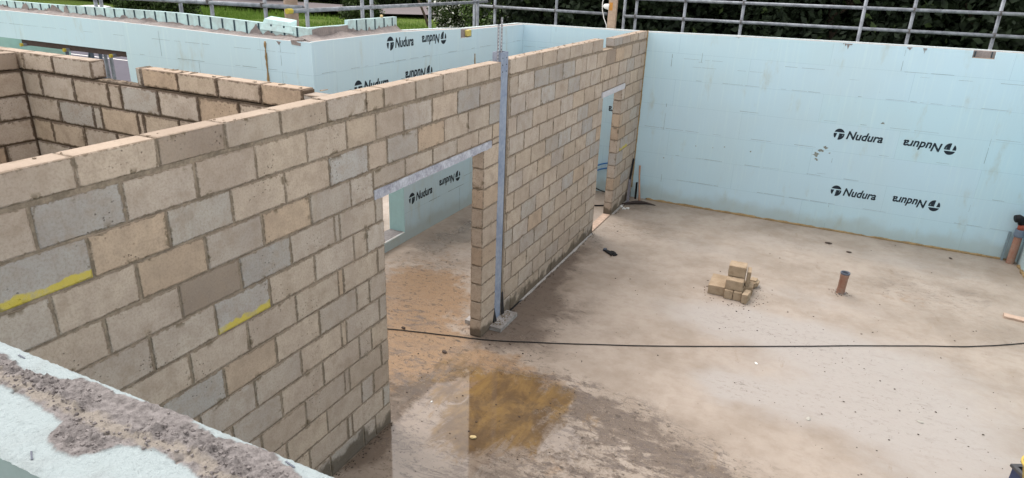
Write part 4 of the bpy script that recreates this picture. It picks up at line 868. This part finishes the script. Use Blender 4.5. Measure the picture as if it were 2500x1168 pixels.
for q in range(150):
    t=rnd.uniform(0,6.28); rr_=abs(rnd.gauss(0,.10)); x,y=2.45+math.cos(t)*(.30+rr_),7.0+math.sin(t)*(.38+rr_)
    if rnd.random()<.2: x,y=3.775+math.cos(t)*(.07+rr_*.4),7.7+math.sin(t)*(.07+rr_*.4)
    crumb(x,y,rnd.uniform(.002,.008))
tag(m.obj('mud_crumbs',MPEB),kind='stuff')
m=B()
for q in range(500):
    y=rnd.choice((rnd.uniform(-.5,2.4),rnd.uniform(4.9,8.1),rnd.uniform(9.2,10.2))); x=abs(rnd.gauss(0,.035))+.004; s=rnd.uniform(.003,.011); m.box((x,y,0),(x+s,y+s*1.3,s*.6),.002)
tag(m.obj('mortar_crumbs',simple('crumb_brown',(.11,.085,.065,1),.95,.4)),kind='stuff')
# =================================================================== car
car=thing('parked_car','white car parked beyond the building at upper left, mostly hidden by the wall top','car',(-38.3,26.6,-.4)); car.rotation_euler=(0,0,math.atan2(1.64,3.13)+.02)
paint=simple('white_paint',(.75,.76,.80,1),.25,.03,2,0); glass=simple('car_glass',(.03,.04,.05,1),.1,.1)
def prism(prof,y0,y1,taper=0):
    k=len(prof); return [(x,y0+taper*max(0,z-.85),z) for x,z in prof]+[(x,y1-taper*max(0,z-.85),z) for x,z in prof],[tuple(range(k))[::-1],tuple(range(k,2*k))]+[(i,(i+1)%k,k+(i+1)%k,k+i) for i in range(k)]
B().add(*prism([(-2.15,.35),(-2.2,.7),(-2.05,.92),(-1.6,.98),(1.0,.95),(1.9,.82),(2.15,.65),(2.15,.35),(1.7,.28),(-1.7,.28)],-.86,.86)).obj('body',paint,car)
B().add(*prism([(-2.0,.95),(-1.75,1.30),(-1.2,1.46),(-.2,1.50),(.35,1.42),(1.15,.95)],-.80,.80,.22)).obj('cabin',glass,car)
B().add(*prism([(-1.8,1.33),(-1.2,1.475),(-.2,1.515),(.38,1.44),(.3,1.40),(-.2,1.47),(-1.2,1.43),(-1.75,1.28)],-.70,.70)).obj('roof',paint,car)
for x in (-1.35,1.35):
    for y in (-.80,.80):
        B().tube([(x,y-.1,.31),(x,y+.1,.31)],.31,20).obj('wheel',MBL,car)
for x in (2.10,):
    for y in (-.6,.6): B().box((x-.1,y-.18,.62),(x+.06,y+.18,.76)).obj('headlight',MWH,car)
# =================================================================== vegetation
def leafmat(name,a,b,rough=.7):
    m=M(name,rough,spec=.2); r_=m.n('ObjectInfo'); n1=m.noise(.9,3); n2=m.noise(9,2); m.col(m.mix(m.ramp(m.math('ADD',m.math('MULTIPLY',n1,.5),m.math('MULTIPLY',n2,.5)),.38,.62),a,b)); return m.m
LG=leafmat('leaf_green',(.06,.115,.025,1),(.12,.19,.05,1)); LD=leafmat('leaf_dark',(.009,.016,.009,1),(.02,.033,.016,1)); LM=leafmat('leaf_mid',(.025,.042,.013,1),(.05,.08,.025,1)); LW=simple('white_blossom',(.75,.76,.72,1),.8,.1)
BK=simple('bark',(.08,.06,.045,1),.95,.4,20,.8,.02)
def crown_mesh(name,mats,nclump,nleaf,leaf,seed,shape,blossom=0):
    r=random.Random(seed); V=[];F=[];MI_=[]
    for c in range(nclump):
        cx,cy,cz,cr_=shape(r)
        for q in range(nleaf):
            while True:
                d=Vector((r.uniform(-1,1),r.uniform(-1,1),r.uniform(-1,1)))
                if .2<d.length<1: break
            p=Vector((cx,cy,cz))+d*cr_; s=leaf*r.uniform(.6,1.4)
            n_=(d.normalized()+Vector((r.gauss(0,.6),r.gauss(0,.6),r.gauss(0,.6)+.3))).normalized(); a=n_.orthogonal().normalized(); a.rotate(Matrix.Rotation(r.uniform(0,6.28),3,n_)); b=n_.cross(a)
            k=len(V); V+=[tuple(p-a*s),tuple(p+b*s*.5),tuple(p+a*s),tuple(p-b*s*.5)]; F.append((k,k+1,k+2,k+3)); MI_.append(1 if r.random()<blossom*(1 if d.z>-.2 else .2) else 0)
    me=bpy.data.meshes.new(name); me.from_pydata(V,[],F); 
    for m_ in mats: me.materials.append(m_)
    me.polygons.foreach_set('material_index',MI_); me.update(); return me
def trunk_mesh(h,r0,seed,spread=1.):
    r=random.Random(seed); m=B(); m.tube([(0,0,-.3),(.05,.03,h*.3),(-.03,.06,h*.6),(0,0,h*.85)],[r0,r0*.8,r0*.6,r0*.3],8)
    for k in range(7):
        a=r.uniform(0,6.28); z=h*r.uniform(.2,.65); l=spread*r.uniform(.5,1.2); m.tube([(0,0,z),(math.cos(a)*l*.5,math.sin(a)*l*.5,z+l*.4),(math.cos(a)*l,math.sin(a)*l,z+l*.7)],[r0*.4,r0*.25,r0*.08],6)
    me=bpy.data.meshes.new('trunk'); me.from_pydata(m.V,[],m.F); me.update(); me.materials.append(BK); return me
def plant(name,label,cat,loc,cme,tme,group=None,rot=0,sc=1):
    t=thing(name,label,cat,loc,group); t.rotation_euler=(0,0,rot); t.scale=(sc,)*3 if not isinstance(sc,tuple) else sc
    for n_,me in (('crown',cme),('trunk',tme)):
        if me: o=bpy.data.objects.new(n_,me); C.objects.link(o); o.parent=t
    return t
def shp(rx,ry,z0,z1,cr0,cr1):
    def f(r):
        a=r.uniform(0,6.28); z=r.uniform(z0,z1); k=math.sqrt(max(.05,1-((z-(z0+z1)/2)/((z1-z0)/2+.3))**2)); q=math.sqrt(r.random())
        return (math.cos(a)*rx*k*q,math.sin(a)*ry*k*q,z,r.uniform(cr0,cr1))
    return f
dk=[crown_mesh('dark_crown',[LD,LM],170,190,.10,s_,shp(2.3,1.7,.2,8.5,.5,.95),.05) for s_ in (1,2,3)]; tk=trunk_mesh(6.5,.22,4,2)
OR=['first','second','third','fourth','fifth','sixth','seventh','eighth','ninth','tenth','eleventh','twelfth','thirteenth','fourteenth','fifteenth','sixteenth','seventeenth']
for k in range(10):
    plant('dark_tree',OR[k]+' dark leafy tree from the left in the row behind the far blue wall','tree',(-4.3+1.75*k+rnd.uniform(-.3,.3),17.5+(k%2)*1.6+rnd.uniform(-.3,.3),-.4),dk[k%3],tk,'dark trees behind the far wall',rnd.uniform(0,6),rnd.uniform(.95,1.1))
for k in range(8):
    plant('dark_tree',OR[k]+' dark tree from the left in the deeper row behind the far wall','tree',(-5.6+2.6*k,22.0+(k%2)*1.2,-.4),dk[k%3],tk,'second row of dark trees',rnd.uniform(0,6),1.25)
gb=[crown_mesh('green_crown',[LM,LG],110,170,.085,s_,shp(1.6,1.4,.2,3.9,.35,.7),.45) for s_ in (11,12)]; tg=trunk_mesh(3,.09,5,1)
for k,(x,y,s_,lb) in enumerate(((-9.6,24.4,1.0,'mid green leafy bush behind the left blue wall top, beside the blossom bush'),(-8.2,22.6,.95,'mid green leafy bush behind the corner of the blue walls'),(-6.9,21.0,.95,'mid green leafy bush at the left end of the dark trees'),(-13.6,33.0,1.25,'mid green leafy bush set back behind the blossom bush'))):
    plant('green_bush',lb,'bush',(x,y,-.4),gb[k%2],tg,'green bushes behind the left wall',k*1.3,s_)
hw=crown_mesh('blossom_crown',[LM,LW],150,230,.085,31,shp(2.1,1.9,.1,5,.4,.85),.34)
plant('blossom_bush','bush covered in white blossom behind the left blue wall','bush',(-20.6,40.0,-.4),hw,tg,None,.4,1)
bs=crown_mesh('small_crown',[LM,LG],60,160,.09,41,shp(1.3,1.2,.1,2.2,.3,.6),.15)
plant('dark_bush','low dark bush on the grass just right of the brown post','bush',(-30.2,41.8,-.3),bs,tg,None,0,1.05)
plant('dark_bush','low dark bush beside the grass behind the upper left scaffold','bush',(-44.3,37.0,-.3),bs,tg,None,2,1.35)
plant('dark_bush','low dark bush farthest left on the grass, right of the slender trunks','bush',(-47.5,36.2,-.3),bs,tg,None,1,1.2)
far=crown_mesh('far_crown',[LD,LM],160,150,.26,51,shp(4.2,3.2,0,8,1.0,1.9),.4)
for k in range(17):
    a=R(106+3.5*k); d=88+6*math.sin(k*2.1)
    plant('far_tree',OR[16-k]+' tall dark tree from the left in the distant line beyond the road','tree',(d*math.cos(a)*.98,d*math.sin(a),-.4),far,tk,'distant tree line beyond the road',k*1.1,1.15)
bare=B(); r=random.Random(3)
st_=[(-56.5,43.0),(-55.3,43.4),(-57.6,42.4),(-54.0,44.3)]
for k,(x,y) in enumerate(st_):
    t=thing('slender_tree',('second','third','leftmost','rightmost')[k]+' slender dark trunk of the four on the grass at upper left','tree',(x,y,-.4),'slender trunks on the grass'); B().tube([(0,0,-.2),(.1,0,2.5),(-.15,.1,6)],[.14,.11,.07],8).obj('trunk',BK,t,True)
t=thing('leaning_tree','bare thin tree bending left over the grass behind the left blue wall','tree',(-27.2,45.2,-.4)); B().tube([(0.9,0,-.2),(.5,0,.8),(-.1,0,2.0),(-.9,0,3.0),(-2.2,0,3.6),(-3.4,0,3.9)],[.11,.10,.08,.06,.04,.02],7).obj('trunk',BK,t,True)
m=B()
for k in range(26):
    s_=r.uniform(0,1); m.tube([(-.1-2*s_,0,2.0+1.4*s_),(-.1-2*s_+r.uniform(-.6,.6),r.uniform(-.4,.4),2.6+1.2*s_+r.uniform(0,.7))],[.02,.008],5)
m.obj('twigs',BK,t)
t=thing('tree_stem','straight bare brown stem standing left of the blossom bush','tree',(-26.6,47.6,-.4)); B().tube([(0,0,-.2),(.05,0,3),(-.15,0,7)],[.17,.15,.12],8).obj('trunk',BK,t,True)
t=thing('grey_post','pale grey post on the grass among the slender trunks','post',(-53.0,41.5,-.4)); B().tube([(0,0,-.2),(0,0,5)],.28,12).obj('post',simple('grey_post_mat',(.30,.29,.27,1),.9,.2,3),t)
# grass tufts where the verge shows
m=B(); r=random.Random(9)
for k in range(16000):
    x=r.uniform(-54,-22); y=r.uniform(34,50)
    if y>46 and x>-50 and r.random()<.8: continue
    h=r.uniform(.1,.32); a=r.uniform(0,3.1); wdt=r.uniform(.02,.05); dx,dy=math.cos(a)*wdt,math.sin(a)*wdt; z=-.45
    m.add([(x-dx,y-dy,z),(x+dx,y+dy,z),(x+r.uniform(-.1,.1),y+r.uniform(-.1,.1),z+h+.1)],[(0,1,2)])
tag(m.obj('grass',leafmat('grass_blade',(.10,.19,.025,1),(.17,.27,.05,1))),kind='stuff')
